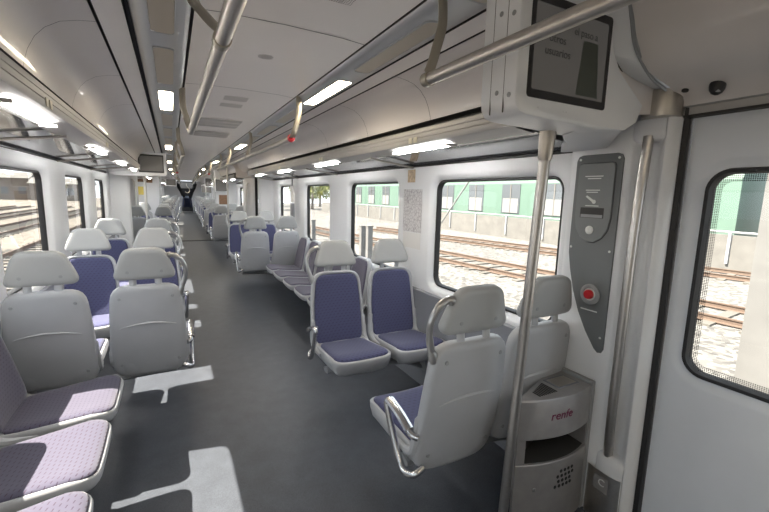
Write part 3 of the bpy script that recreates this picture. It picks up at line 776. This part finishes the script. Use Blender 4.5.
def make_seat(aisle, label=None):
    # aisle: +1/-1 puts armrest and handle on that local side, 0 for a window seat
    r = empty('passenger_seat', (0,0,0), 0, label, 'seat', 'passenger seats with headrests')
    bo = lambda i: trap(.222, .196, 0, .658, .075, i, .014)
    b = MB()
    pad(b, bo, [(.035, .002), (.012, .003), (.003, .010), (0, .022), (0, .042), (.004, .056), (.012, .060), (.022, .056), (.026, .046)], back_fn())
    # moulded eyebrow ridge and lower edge on the rear face
    fn = back_fn(); lo, hi, lo2 = [], [], []
    N = 22
    for k in range(N+1):
        x = -.165+.33*k/N; u = 1-(x/.165)**2; s0 = .375+.035*u
        lo.append(fn(x, s0-.004-.010*u, .001)); hi.append(fn(x, s0, .001)); lo2.append(fn(x, s0-.003-.004*u, -.007*u-.0005))
    b.loft([lo, lo2, hi], closed=False)
    bs = b.build('back_shell', 'shell', r, angle=45)
    c = MB(); co_ = lambda i: trap(.219, .196, .045, .658, .075, i+.026, .014)
    pad(c, co_, [(.0, .044), (.0, .057), (.004, .064), (.012, .068), (.03, .070)], fn, cap0=False)
    c.build('back_cushion', 'fabric', r, angle=60, uv=uvb)
    # headrest
    h = MB(); hf = back_fn(z0=.33)
    ho = lambda i: trap(.186, .112, .698, .906, .042, i, .003)
    def hfn(x, s, t):
        q = hf(x, s, t); return (q[0], q[1]+.018-.25*x*x, q[2])
    pad(h, ho, [(.03, .0), (.010, .002), (.002, .010), (0, .022), (0, .042), (.006, .055), (.02, .060)], hfn)
    hr = h.build('headrest', 'head', r, angle=50)
    for x in (-.072, .072):
        n = MB(); n.tube([fn(x, .60, .03), fn(x, .66, .032), hfn(x, .72, .03)], .02, 12, flat=(.021, .011), up=(0, 1, 0))
        n.build('headrest_post', 'shell', hr)
    for x, s in ((-.15, .58), (.15, .58), (-.17, .10), (.17, .10)):
        n = MB(); disc(n, fn(x, s, .0012), .010, (0, -1, -.1), .003); n.build('screw_cap', 'cap', bs)
    for x in (-.095, .095):
        n = MB(); disc(n, hfn(x, .755, .0015), .010, (0, -1, -.1), .003); n.build('screw_cap', 'cap', hr)
    # seat pan
    p = MB(); po = lambda i: trap(.205, .232, -.02, .54, .07, i, .0, 5, 6)
    pad(p, po, [(.06, -.03), (.035, -.024), (.014, .0), (.002, .045), (.0, .078), (.006, .086), (.016, .088), (.022, .082)], pan_fn)
    p.build('pan_shell', 'shell', r, angle=45)
    c = MB(); pc = lambda i: trap(.205, .232, .045, .54, .06, i+.022, .0, 5, 6)
    pad(c, pc, [(0, .078), (0, .089), (.006, .097), (.018, .102), (.04, .104)], pan_fn, cap0=False)
    c.build('pan_cushion', 'fabric', r, angle=60, uv=uvp)
    # side wings joining pan and back
    for sg in (-1, 1):
        n = MB(); n.tube(smooth_path([(sg*.205, .20, .40), (sg*.214, .10, .405), (sg*.218, .035, .45), (sg*.217, .02, .54), (sg*.214, .012, .62)], 4), [.02]*4+[.024]*4+[.024]*4+[.018]*4+[.010], 10)
        n.build('side_wing', 'shell', r)
    if aisle:
        a = aisle
        n = MB(); X = a*.254
        n.tube(smooth_path([(a*.19, -.005, .375), (a*.235, .0, .350), (X, .05, .335), (X, .10, .36), (X+a*.004, .165, .46), (X+a*.008, .215, .565), (X+a*.008, .225, .60), (X+a*.006, .195, .618), (X, .11, .588), (X-a*.004, .02, .545), (a*.228, -.012, .535)], 5), .0165, 12)
        ar = n.build('armrest', 'armsteel', r)
        n = MB(); n.tube(smooth_path([(X+a*.007, .205, .622), (X+a*.002, .11, .594), (X-a*.003, .03, .555)], 5), .014, 10, flat=(.025, .017), up=(0, 0, 1)); n.build('arm_pad', 'armsteel', ar)
        n = MB(); A = hfn(a*.135, .850, .03); B = fn(a*.190, .575, .03)
        n.tube(smooth_path([A, (A[0]+a*.03, A[1]+.004, A[2]+.002), (A[0]+a*.075, A[1]+.005, A[2]-.03), (A[0]+a*.100, A[1]+.01, A[2]-.09), (A[0]+a*.095, A[1]+.02, A[2]-.16), (A[0]+a*.075, A[1]+.03, A[2]-.22), B], 5), [.022]*4+[.017]*6+[.014]*6+[.014]*4+[.016]*6+[.022]*5, 12)
        n.build('grab_handle', 'handle', r)
    kids(r)
    return r
protoA = {1: make_seat(1), -1: make_seat(-1), 0: make_seat(0)}
used = set()
def place_seat(x, y, away, aisle, label, group=None):
    key = aisle
    o = protoA[key] if key not in used else copy_tree(protoA[key]); used.add(key)
    o.location = (x, y, 0); o.rotation_euler = (0, 0, 0 if away else PI)
    o['label'] = label
    o['group'] = group or 'passenger seats with headrests'
    return o
XI, XO = .675, 1.175
rows = []  # (side, y, away)
rows += [(1, 1.38, True), (1, 2.94, False), (1, 6.60, True), (1, 8.17, False), (1, 11.5, True), (1, 13.1, False)]
rows += [(-1, 3.06, True), (-1, 4.45, False), (-1, 5.93, False), (-1, 10.4, True), (-1, 11.9, False), (-1, 13.3, True)]
near = len(rows)
for k, y in enumerate([15.2, 16.9, 17.35, 19.0, 19.45, 21.1, 23.3, 24.9, 25.35, 27.0, 27.45, 29.1, 29.5, 31.1]):
    rows += [(1, y, k % 2 == 0), (-1, y, k % 2 == 0)]
cnt = {1: 0, -1: 0}
nm = {1: 'right', -1: 'left'}
desc = {
 (1, 1.38): ('light grey seat with steel armrest, seen from behind, beside the near pole', 'grey seat seen from behind against the right wall, behind the litter bin'),
 (1, 2.94): ('blue-cushioned aisle seat facing the camera at the right with headrest handle', 'blue-cushioned window seat facing the camera below the metro map'),
 (-1, 3.06): ('grey aisle seat seen from behind at the left, beside the sunlit floor patch', 'large grey window seat seen from behind at the left edge of the picture'),
}
for side, y, away in rows:
    k = cnt[side]; cnt[side] += 1
    # local aisle side: world aisle direction is -side
    loc_aisle = -side if away else side
    if (side, y) in desc: la, lb = desc[(side, y)]
    elif y < 14:
        fc = 'turned away from the camera' if away else 'facing the camera with blue cushions'
        la = f'grey aisle seat {fc}, {nm[side]} side, {ordw[k]} row along'
        lb = f'grey window seat {fc}, {nm[side]} side, {ordw[k]} row along'
    else:
        la = f'small distant aisle seat in the next carriage, {nm[side]} side, {ordw[k]} row along'
        lb = f'small distant window seat in the next carriage, {nm[side]} side, {ordw[k]} row along'
    g = 'seats in the near carriage' if y < 14 else 'seats in the next carriage'
    place_seat(side*XI+(.025 if side < 0 else 0), y, away, loc_aisle, la, g)
    place_seat(side*(1.16 if (side, y) == (1, 1.38) else XO), y+(.03 if (side, y) == (1, 1.38) else 0), away, 0, lb, g)
    # cantilever bracket from the wall under the pair
    br = empty('seat_bracket', (side*1.34, y+(.2 if away else -.2), .25), 0, f'grey wall bracket carrying the {nm[side]} pair of seats, {ordw[k]} row along', 'bracket', 'brackets under the seat pairs')
    n = MB()
    n.tube(smooth_path([(side*.03, 0, -.10), (side*-.10, 0, -.04), (side*-.28, 0, .0), (side*-.60, 0, .022), (side*-.84, 0, .026)], 4), .03, 10, flat=(.05, .022), up=(0, 0, 1))
    n.build('beam', 'grey_mid', br)
    MB().box((side*.02-.012, -.09, -.2), (side*.02+.012, .09, .02)).build('wall_plate', 'grey_mid', br, bevel=.004)

# side-facing seats
def make_side_seat():
    r = empty('bench_seat', (0,0,0), 0, None, 'seat', 'side-facing seats along the walls')
    fn0 = back_fn(z0=.40, k=.4)
    th = .26
    def fn(x, s, t): 
        return (x, .015-s*.20+t+.35*x*x, .40+s*.97)
    bo = lambda i: trap(.235, .19, 0, .53, .075, i, .012)
    b = MB(); pad(b, bo, [(.02, .0), (.004, .006), (0, .02), (0, .042), (.005, .052), (.014, .054), (.02, .048)], fn); b.build('back_shell', 'shell', r, angle=45)
    c = MB(); pad(c, lambda i: trap(.235, .19, 0, .53, .075, i+.02, .012), [(0, .044), (0, .054), (.006, .062), (.03, .066)], fn, cap0=False); c.build('back_cushion', 'fabric_side', r, angle=60, uv=uvb)
    p = MB(); po = lambda i: trap(.215, .252, -.02, .54, .08, i, 0, 5, 6)
    pad(p, po, [(.05, .0), (.02, .012), (.004, .035), (0, .058), (.0, .070), (.006, .078), (.014, .079), (.018, .074)], pan_fn); p.build('pan_shell', 'shell', r, angle=45)
    c = MB(); pad(c, lambda i: trap(.215, .252, .05, .54, .07, i+.011, 0, 5, 6), [(0, .072), (0, .082), (.008, .09), (.03, .095)], pan_fn, cap0=False); c.build('pan_cushion', 'fabric_side', r, angle=60, uv=uvp)
    for sg in (-1, 1):
        n = MB(); n.tube(smooth_path([(sg*.215, .22, .395), (sg*.224, .10, .40), (sg*.226, .03, .44), (sg*.222, .0, .53), (sg*.21, -.02, .62)], 4), [.02]*4+[.024]*4+[.022]*4+[.016]*4+[.010], 10); n.build('side_wing', 'shell', r)
    MB().box((-.06, -.10, .24), (.06, .28, .335)).build('support_arm', 'grey_mid', r, bevel=.01)
    kids(r); return r
ps = make_side_seat(); first = True
sd_lab = {('l', 0): 'purple side-facing seat on the left, nearest the camera, mostly cut off by the frame',
          ('l', 1): 'purple side-facing seat on the left with half its cushion in sunlight',
          ('l', 2): 'purple side-facing seat on the left, touching the back of the grey seats'}
for i, y in enumerate([1.50, 2.04, 2.585]):
    o = ps if first else copy_tree(ps); first = False
    o.location = (-1.325, y, 0); o.rotation_euler = (0, 0, -PI/2); o['label'] = sd_lab[('l', i)]; o['group'] = 'side-facing seats along the left wall'
for i, y in enumerate([3.97, 4.52, 5.07, 5.62, 6.17]):
    o = copy_tree(ps); o.location = (1.325, y, 0); o.rotation_euler = (0, 0, PI/2)
    o['label'] = f'purple-blue side-facing seat along the right wall, {ordw[i]} from the camera'; o['group'] = 'side-facing seats along the right wall'

# ------------------------------------------------------------------ litter bin
B = empty('litter_bin', (1.13, 1.19, 0), 0, 'grey steel litter bin with open slot at the foot of the near pillar', 'litter bin')
def binsec(z, ins=0):
    # plan outline: bowed front from the aisle corner to the pillar, slanting back
    pts = []
    for k in range(11):
        t = k/10; pts.append((-.245+ins+(.455-2*ins)*t, .015-.035*t-.045*4*t*(1-t)+ins, z))
    pts += [(.215-ins, .185-ins, z), (.165-ins, .195-ins, z), (-.240+ins, .035+ins*.2, z)]
    return pts
n = MB(); n.loft([binsec(.0, .01), binsec(.01), binsec(.36), binsec(.365, .003)], True, True); n.build('lower_body', 'binsteel', B, angle=30)
def wallseg(q0, q1, th=.008, z0=.365, z1=.49):
    n = MB(); a_, b_ = Vector(q0), Vector(q1); d = (b_-a_).normalized(); w_ = Vector((-d.y, d.x))*th
    n.loft([[(p.x, p.y, z) for p in (a_, b_, b_+w_, a_+w_)] for z in (z0, z1)], True, True); return n
wallseg((-.236, .034), (.165, .192)).build('chamber_back', 'dark', B, smooth=False)  # back wall near-black, the shade of the slot put into its colour
n = MB(); n.loft([binsec(.366, .012), binsec(.368, .012)], True, True); n.build('chamber_shade_plate', 'dark', B, smooth=False)  # dark plate added so the slot looks like a shaded void
wallseg((.208, .18), (.205, -.015)).build('chamber_side', 'binsteel', B, smooth=False)
wallseg((-.243, .016), (-.205, .000), .02).build('corner_post', 'binsteel', B, smooth=False)
n = MB(); n.loft([binsec(.49, .003), binsec(.494), binsec(.68), binsec(.688, .004), binsec(.690, .014)], True, True); n.build('upper_body', 'binsteel', B, angle=30)
n = MB(); n.box((.02, .02, .689), (.17, .12, .693)); n.build('lid_plate', 'grey_low', B, bevel=.002)
n = MB(); n.box((.03, .03, .6935), (.16, .11, .6940)); n.build('lid_inlay', 'steel_warm', B, smooth=False)
n = MB()
for k in range(9): n.box((-.13+.014*k, .005, .689), (-.124+.014*k, .05+.006*k, .6925))
n.build('ash_grille', 'dark', B, smooth=False)
n = MB(); n.box((.212, -.022, .0), (.236, .19, .705)); n.build('side_frame', 'grey_mid', B, bevel=.003)
def fy(x):
    t = (x+.245)/.455; return .015-.035*t-.045*4*t*(1-t)
tx = text_obj('bin_lettering', 'renfe', .060, 'magenta', B, (0, 0, 0), (0, 0, 0), .0006, 1.05, .15)
for v in tx.data.vertices:
    x, h, e = v.co; v.co = (x-.03, fy(x-.03)-.0018-e, h+.602)
for j in range(4):
    for dx in range(-2, 2+(j % 2 == 0)):
        x = dx*.026+(.013 if j % 2 else 0)+.02+j*.006
        n = MB(); disc(n, (x, fy(x)-.0005, .225+j*.026), .0088, (0, -1, 0), .0012, 12); n.build('hole', 'black', B)
n = MB(); disc(n, (-.15, fy(-.15)-.002, .235), .010, (0, -1, 0), .003, 14); n.build('lock', 'steel', B)

# wall notices by the windows
n = MB(); n.quad((0, -.155, -.19), (0, .155, -.19), (0, .155, .19), (0, -.155, .19)); o = n.build('metro_map', 'map', smooth=False, loc=(1.4265, 3.07, 1.47))
tag(o, 'pale printed route map stuck between the two nearest right-hand windows', 'map')
n = MB(); n.quad((0, -.15, -.07), (0, .15, -.07), (0, .15, .07), (0, -.15, .07)); tag(n.build('notice_sheet', 'paper', smooth=False, loc=(1.4265, 3.07, 1.205)), 'white notice sheet just below the route map', 'notice')
n = MB(); n.box((-.003, -.06, -.055), (.001, .06, .055)); tag(n.build('emergency_label', mat('label_tan', (.50, .38, .24), .5, noise=.3, nscale=40), smooth=False, loc=(1.4265, 3.10, 1.775)), 'small tan pictogram label above the route map', 'sign')
nh = empty('notice_holder', (1.33, 6.76, 1.72), 0, 'white and dark notices hanging from a short rod between the far right windows', 'notice')
MB().box((-.01, -.10, -.28), (.01, .10, .0)).build('white_notice', 'paper', nh, smooth=False)
MB().box((-.01, -.10, -.52), (.01, .10, -.29)).build('dark_notice', 'grey_low', nh, smooth=False)
n = MB(); n.tube([(0, 0, 0), (0, 0, .17)], .012, 8); n.build('rod', 'grey_mid', nh)

# ------------------------------------------------------------------ gangway bulkheads
for s, side in ((1, 'right'), (-1, 'left')):
    n = MB(); xs = (.80, 1.44) if s > 0 else (-1.44, -.80)
    n.box((xs[0], 14.1, 0), (xs[1], 14.62, 2.05)); n.box((min(s*.8, s*1.44), 14.1, 2.05), (max(s*.8, s*1.44), 14.62, 2.31))
    struct(n.build('wall_gangway', 'white', smooth=False))
    n = MB(); n.tube(smooth_path([(s*.79, 14.08, 0), (s*.78, 14.08, .8), (s*.77, 14.08, 1.6), (s*.72, 14.08, 1.98), (s*.62, 14.08, 2.16), (s*.50, 14.08, 2.26)], 5), .03, 10)
    struct(n.build('trim_19', 'lightbar'))
    # distant carriage's end, black bellows
    n = MB(); n.loft([[(s*1.44, YE, 0), (s*.38, YE, 0), (s*.30, YE, 1.0), (s*.55, YE, 1.75), (s*.66, YE, 2.05), (s*.66, YE, 2.32), (s*1.44, YE, 2.32)], [(s*1.44, YE+.15, 0), (s*.38, YE+.15, 0), (s*.30, YE+.15, 1.0), (s*.55, YE+.15, 1.75), (s*.66, YE+.15, 2.05), (s*.66, YE+.15, 2.32), (s*1.44, YE+.15, 2.32)]], True, True)
    struct(n.build('wall_gangway', 'white', smooth=False))
    n = MB(); lp = []
    for k in range(9):
        y = YE-.02 + .16*k; e = .03 if k % 2 else 0
        lp.append([(s*(.62+e), y, 2.06), (s*(.50+e), y, 1.75), (s*(.24+e), y, 1.15), (s*(.17+e), y, .75), (s*(.30+e), y, 0)])
    n.loft(lp, closed=False); nb = n.build('wall_bellows', 'bellows', smooth=False); struct(nb)
    n = MB(); n.add([(s*.70, YE-.03, 2.08), (s*.46, YE-.03, 2.08), (s*.36, YE-.03, 1.7), (s*.10, YE-.03, 1.2), (s*.22, YE-.03, 1.0), (s*.34, YE-.03, 1.25), (s*.60, YE-.03, 1.75)], [tuple(range(7))])
    n.add([(s*.70, YE-.05, 2.08), (s*.46, YE-.05, 2.08), (s*.36, YE-.05, 1.7), (s*.10, YE-.05, 1.2), (s*.22, YE-.05, 1.0), (s*.34, YE-.05, 1.25), (s*.60, YE-.05, 1.75)], [tuple(range(7))])
    o = n.build('gangway_curtain', 'bellows', smooth=False); tag(o, f'black slanting bellows flap on the {side} of the farthest gangway', 'gangway bellows')
n = MB(); n.box((-.6, YE+1.5, 1.75), (.6, YE+1.58, 2.2)); struct(n.build('trim_22', 'conc_dark', smooth=False))
n = MB(); n.box((-1.44, YE+1.6, 0), (1.44, YE+1.7, 2.3)); struct(n.build('wall_end', 'bellows', smooth=False))
n = MB(); n.box((-.42, YE+.9, .35), (.34, YE+1.0, 1.12)); n.box((-.38, YE+.88, 1.02), (.12, YE+.9, 1.18), 1)
n.build('trim_20', ['navy', mat('pale_blue', (.30, .38, .50), .6)], smooth=False)['kind'] = 'structure'
n = MB(); n.tube(smooth_path([(.0, YE+.6, 2.1), (.02, YE+.6, 1.9), (.16, YE+.6, 1.75), (.20, YE+.6, 1.55), (.05, YE+.6, 1.42), (-.12, YE+.6, 1.5)], 5), .022, 8)
tag(n.build('curved_handle', 'strap'), 'pale curved hose hanging in the farthest dark gangway', 'hose')
# posters on the gangway bulkheads
def poster(x, z, w_, h_, m_, lab, cat, y=14.09):
    r = empty('wall_poster', (x, y, z), 0, lab, cat)
    MB().box((-w_/2, -.004, -h_/2), (w_/2, .004, h_/2)).build('poster_sheet', m_, r, smooth=False)
    return r
poster(-1.30, 1.56, .20, .24, 'yel_sign', 'yellow warning sign on the left gangway bulkhead', 'sign')
poster(-1.28, 1.87, .18, .10, 'brownp', 'small brown notice high on the left gangway bulkhead, outer one', 'notice')
poster(-1.04, 1.86, .16, .12, 'brownp', 'small reddish notice high on the left gangway bulkhead, inner one', 'notice')
pr = poster(1.02, 1.33, .26, .30, 'brownp', 'framed brown poster on the right gangway bulkhead below the display', 'poster')
MB().box((-.15, -.002, -.17), (.15, .003, .17)).build('poster_frame', 'paper', pr, smooth=False)

# swing everything in the next carriage round the gangway
for o in list(bpy.data.objects):
    if o.parent or o.type not in ('MESH', 'EMPTY'): continue
    if o.location.y > YB:
        o.location.x += KB*(o.location.y-YB); o.rotation_euler.z -= KB
    elif o.type == 'MESH' and abs(o.location.y) < 1e-6:
        for v in o.data.vertices:
            if v.co.y > YB: v.co.x += KB*(v.co.y-YB)
# ------------------------------------------------------------------ outside, right
GZ = -1.15
n = MB(); n.add([(1.9, -40, GZ), (60, -40, GZ), (60, 110, GZ), (1.9, 110, GZ)], [(0,1,2,3)])
o = n.build('ground_right', 'ballast', smooth=False); struct(o)
n = MB(); n.add([(1.9, -40, GZ-.02), (-90, -40, GZ-.02), (-90, 140, GZ-.02), (1.9, 140, GZ-.02)], [(0,1,2,3)])
o = n.build('ground_left', 'ballast_l', smooth=False); struct(o)
def track(x, y0, y1, lab, rot=0, sl=True, gz=GZ, dy=.75):
    r = empty('railway_track', (x, 0, gz), rot, lab, 'railway track', 'railway tracks')
    for sg in (-.80, .80):
        t = MB(); pr = [(-.07, 0), (-.07, .015), (-.012, .035), (-.010, .11), (-.036, .125), (-.036, .155), (.036, .155), (.036, .125), (.010, .11), (.012, .035), (.07, .015), (.07, 0)]
        t.loft([[(sg+a, y, z+.03) for a, z in pr] for y in (y0, y1)], True, True); t.build('rail', 'rust', r, smooth=False)
    if sl:
        proto = None; y = y0
        k = 0
        while y < y1 and k < 95:
            if proto is None:
                proto = MB().box((-1.25, -.12, -.03), (1.25, .12, .045)).build('sleeper', 'sleeper', r, smooth=False); proto.location = (0, y, 0)
            else:
                c = proto.copy(); C.objects.link(c); c.parent = r; c.location = (0, y, 0)
            y += dy; k += 1
track(11.8, -6, 60, 'rusty railway track nearest the right-hand windows', .1, True)
track(19.6, 2, 30, 'rusty railway track farthest from the right-hand windows', .2, True)
# platform wall with fence
n = MB(); n.box((20.2, -20, GZ), (20.6, 60, .30)); tag(n.build('retaining_wall', 'conc_dark', smooth=False), 'long grey platform wall beyond the tracks at the right', 'wall')
fr = empty('platform_fence', (20.4, 0, .30), 0, 'thin grey railing along the top of the platform wall', 'fence')
n = MB(); n.tube([(0, -20, .12), (0, 60, .12)], .05, 6); n.build('top_rail', 'grey_mid', fr)
pp_ = None
for k in range(21):
    if pp_ is None: pp_ = MB().box((-.05, -.05, -1.2), (.05, .05, .12)).build('fence_post', 'grey_mid', fr, smooth=False); pp_.location = (-.25, -8, 0)
    else:
        c = pp_.copy(); C.objects.link(c); c.parent = fr; c.location = (-.25, -8+3.2*k, 0)
# mint carriages
def carriage(y0, y1, lab):
    r = empty('mint_carriage', (24.5, (y0+y1)/2, GZ), 0, lab, 'train carriage', 'mint green train beyond the platform')
    L = (y1-y0)/2
    n = MB(); pr = [(-1.4, .9), (-1.4, 3.9), (-1.25, 4.3), (-.7, 4.6), (.7, 4.6), (1.25, 4.3), (1.4, 3.9), (1.4, .9)]
    n.loft([[(x, y, z) for x, z in pr] for y in (-L, L)], True, True); n.build('carriage_body', 'mint', r, smooth=False)
    y = -L+1.2; pw = None
    while y < L-1.5:
        for m_, nm_, a, b, z0, z1, xo in (('carwin', 'carriage_window', 0, 1.9, 1.6, 3.85, -1.44), ('carwhite', 'window_blind', .15, 1.75, 1.65, 2.75, -1.46)):
            MB().box((xo, y+a, z0), (xo+.03, y+b, z1)).build(nm_, m_, r, smooth=False)
        MB().box((-1.45, y+.90, 1.6), (-1.475, y+1.0, 3.85)).build('window_bar', 'conc_dark', r, smooth=False)
        y += 4.1
    n = MB(); n.box((-1.2, -L+.5, .1), (1.2, L-.5, .9)); n.build('underframe', 'conc_dark', r, smooth=False)
carriage(-16, 8, 'mint green train carriage seen through the near door glass')
carriage(9, 33, 'mint green train carriage with dark windows outside the big right window')
carriage(34, 58, 'mint green train carriage seen through the farther right windows')
# posts beside the tracks
for x, y, h, lab in ((7.0, 16.2, 1.35, 'pale concrete post outside the second right window, left one'), (7.0, 15.5, 1.4, 'pale concrete post outside the second right window, right one'), (7.0, 23.3, 1.15, 'pale concrete post outside the third right window')):
    n = MB(); n.box((-.11, -.11, 0), (.11, .11, h)); n.box((-.13, -.13, h), (.13, .13, h+.05)); tag(n.build('concrete_post', 'concrete', smooth=False, loc=(x, y, GZ)), lab, 'post')
cpil = empty('concrete_pillar', (3.2, .55, GZ), 0, 'broad pale concrete pillar just outside the near door glass', 'pillar')
MB().box((0, -.62, 0), (.5, .72, 5.5)).build('pillar_shaft', 'concrete', cpil, smooth=False)
MB().box((-.05, -.68, 0), (.55, .78, .25)).build('pillar_base', 'concrete', cpil, smooth=False)
# stay wire
n = MB(); n.tube([(8.2, 13.75, GZ), (8.2, 8.5, 4.2)], .03, 6); tag(n.build('stay_pole', 'carwhite'), 'slanting pale stay pole outside the big right window', 'pole')
# trees to the far right
def tree(x, y, h, rad, lab):
    r = empty('bushy_tree', (x, y, GZ), 0, lab, 'tree', 'trees beyond the tracks')
    n = MB(); n.tube([(0,0,0), (.1,0,h*.4), (0,.1,h*.7)], [.25, .18, .08], 8); n.build('trunk', 'brick', r)
    n = MB(); rnd = random.Random(int(x*7+y))
    for k in range(1400):
        th, ph = rnd.random()*2*PI, math.acos(2*rnd.random()-1); rr = rad*(.55+.5*rnd.random()); 
        p = Vector((rr*math.sin(ph)*math.cos(th), rr*math.sin(ph)*math.sin(th), h*.62+rr*.8*math.cos(ph)))
        a = Vector((rnd.uniform(-1,1), rnd.uniform(-1,1), rnd.uniform(-1,1))).normalized()*.28; b = a.orthogonal().normalized()*.2
        n.add([p-a, p+b, p+a, p-b], [(0,1,2,3)])
    n.build('foliage', 'leaf', r, smooth=False)
for i, (x, y, h, rad) in enumerate(((21.5, 69, 8, 4.4), (12.0, 66, 7, 3.2), (28, 84, 9, 4.6), (16.5, 84, 9, 4.6))):
    tree(x, y, h, rad, f'bright leafy tree seen through the far right windows, {ordw[i]} nearest')

# ------------------------------------------------------------------ outside, left
for i, (x, lab) in enumerate(((-5.5, 'nearest'), (-9.8, 'second'), (-14, 'third'), (-18.5, 'fourth'), (-24, 'fifth'))):
    track(x, 2, 72, f'pale railway track in the left yard, {lab} to the windows', 0, True, GZ-.02, .8)
for i, (x, y, l_, h) in enumerate(((-44, 104, 12, 3.6), (-32, 112, 11, 4.4), (-20.5, 108, 10, 3.4), (-9.5, 116, 9, 4.6), (-58, 110, 12, 5))):
    r = empty('yard_building', (x, y, GZ), 0, f"low brown building on the far edge of the left yard, {['second', 'third', 'fourth', 'rightmost', 'leftmost'][i]} counting from the left", 'building')
    MB().box((-l_/2, -3, 0), (l_/2, 3, h)).build('walls', 'brick', r, smooth=False)
    n = MB(); n.loft([[(x_, -3.4, h), (x_, 0, h+1.2), (x_, 3.4, h)] for x_ in (-l_/2-.3, l_/2+.3)], True, True); n.build('roof', 'conc_dark', r, smooth=False)
    for k in range(4): MB().box((-l_/2+1+k*l_/4, -3.05, 1.2), (-l_/2+2.2+k*l_/4, -3.0, 2.6)).build('window', 'carwin', r, smooth=False)
yb = empty('yellow_barrier', (-7.6, 21.5, GZ), 0, 'yellow painted barrier beside the track outside the left window', 'barrier')
for k in range(4):
    n = MB(); n.box((-.05, k*.55, 0), (.05, k*.55+.1, 1.0)); n.build('barrier_post', 'yellow', yb, smooth=False)
for z in (.45, .9):
    n = MB(); n.box((-.04, 0, z), (.04, 1.75, z+.12)); n.build('barrier_rail', 'yellow', yb, smooth=False)
n = MB(); n.tube([(0,0,0), (.1,-.35,1.8), (.15, -.7, 3.2)], .09, 8); tag(n.build('leaning_post', 'concrete', loc=(-5.4, 12.9, GZ)), 'pale leaning post close outside the left window', 'post')
n = MB(); lathe(n, (0,0,0), [(.35, 0), (.42, .3), (.40, .8), (.20, 1.05), (.02, 1.1)], 10); tag(n.build('blue_sack', 'blue', loc=(-11.9, 36, GZ)), 'dark blue covered bundle standing in the left yard', 'bundle')
# ------------------------------------------------------------------ view
sc = bpy.context.scene
sc.view_settings.view_transform = 'Standard'; sc.view_settings.look = 'None'
sc.view_settings.gamma = 1; sc.view_settings.use_curve_mapping = False; sc.view_settings.exposure = .80
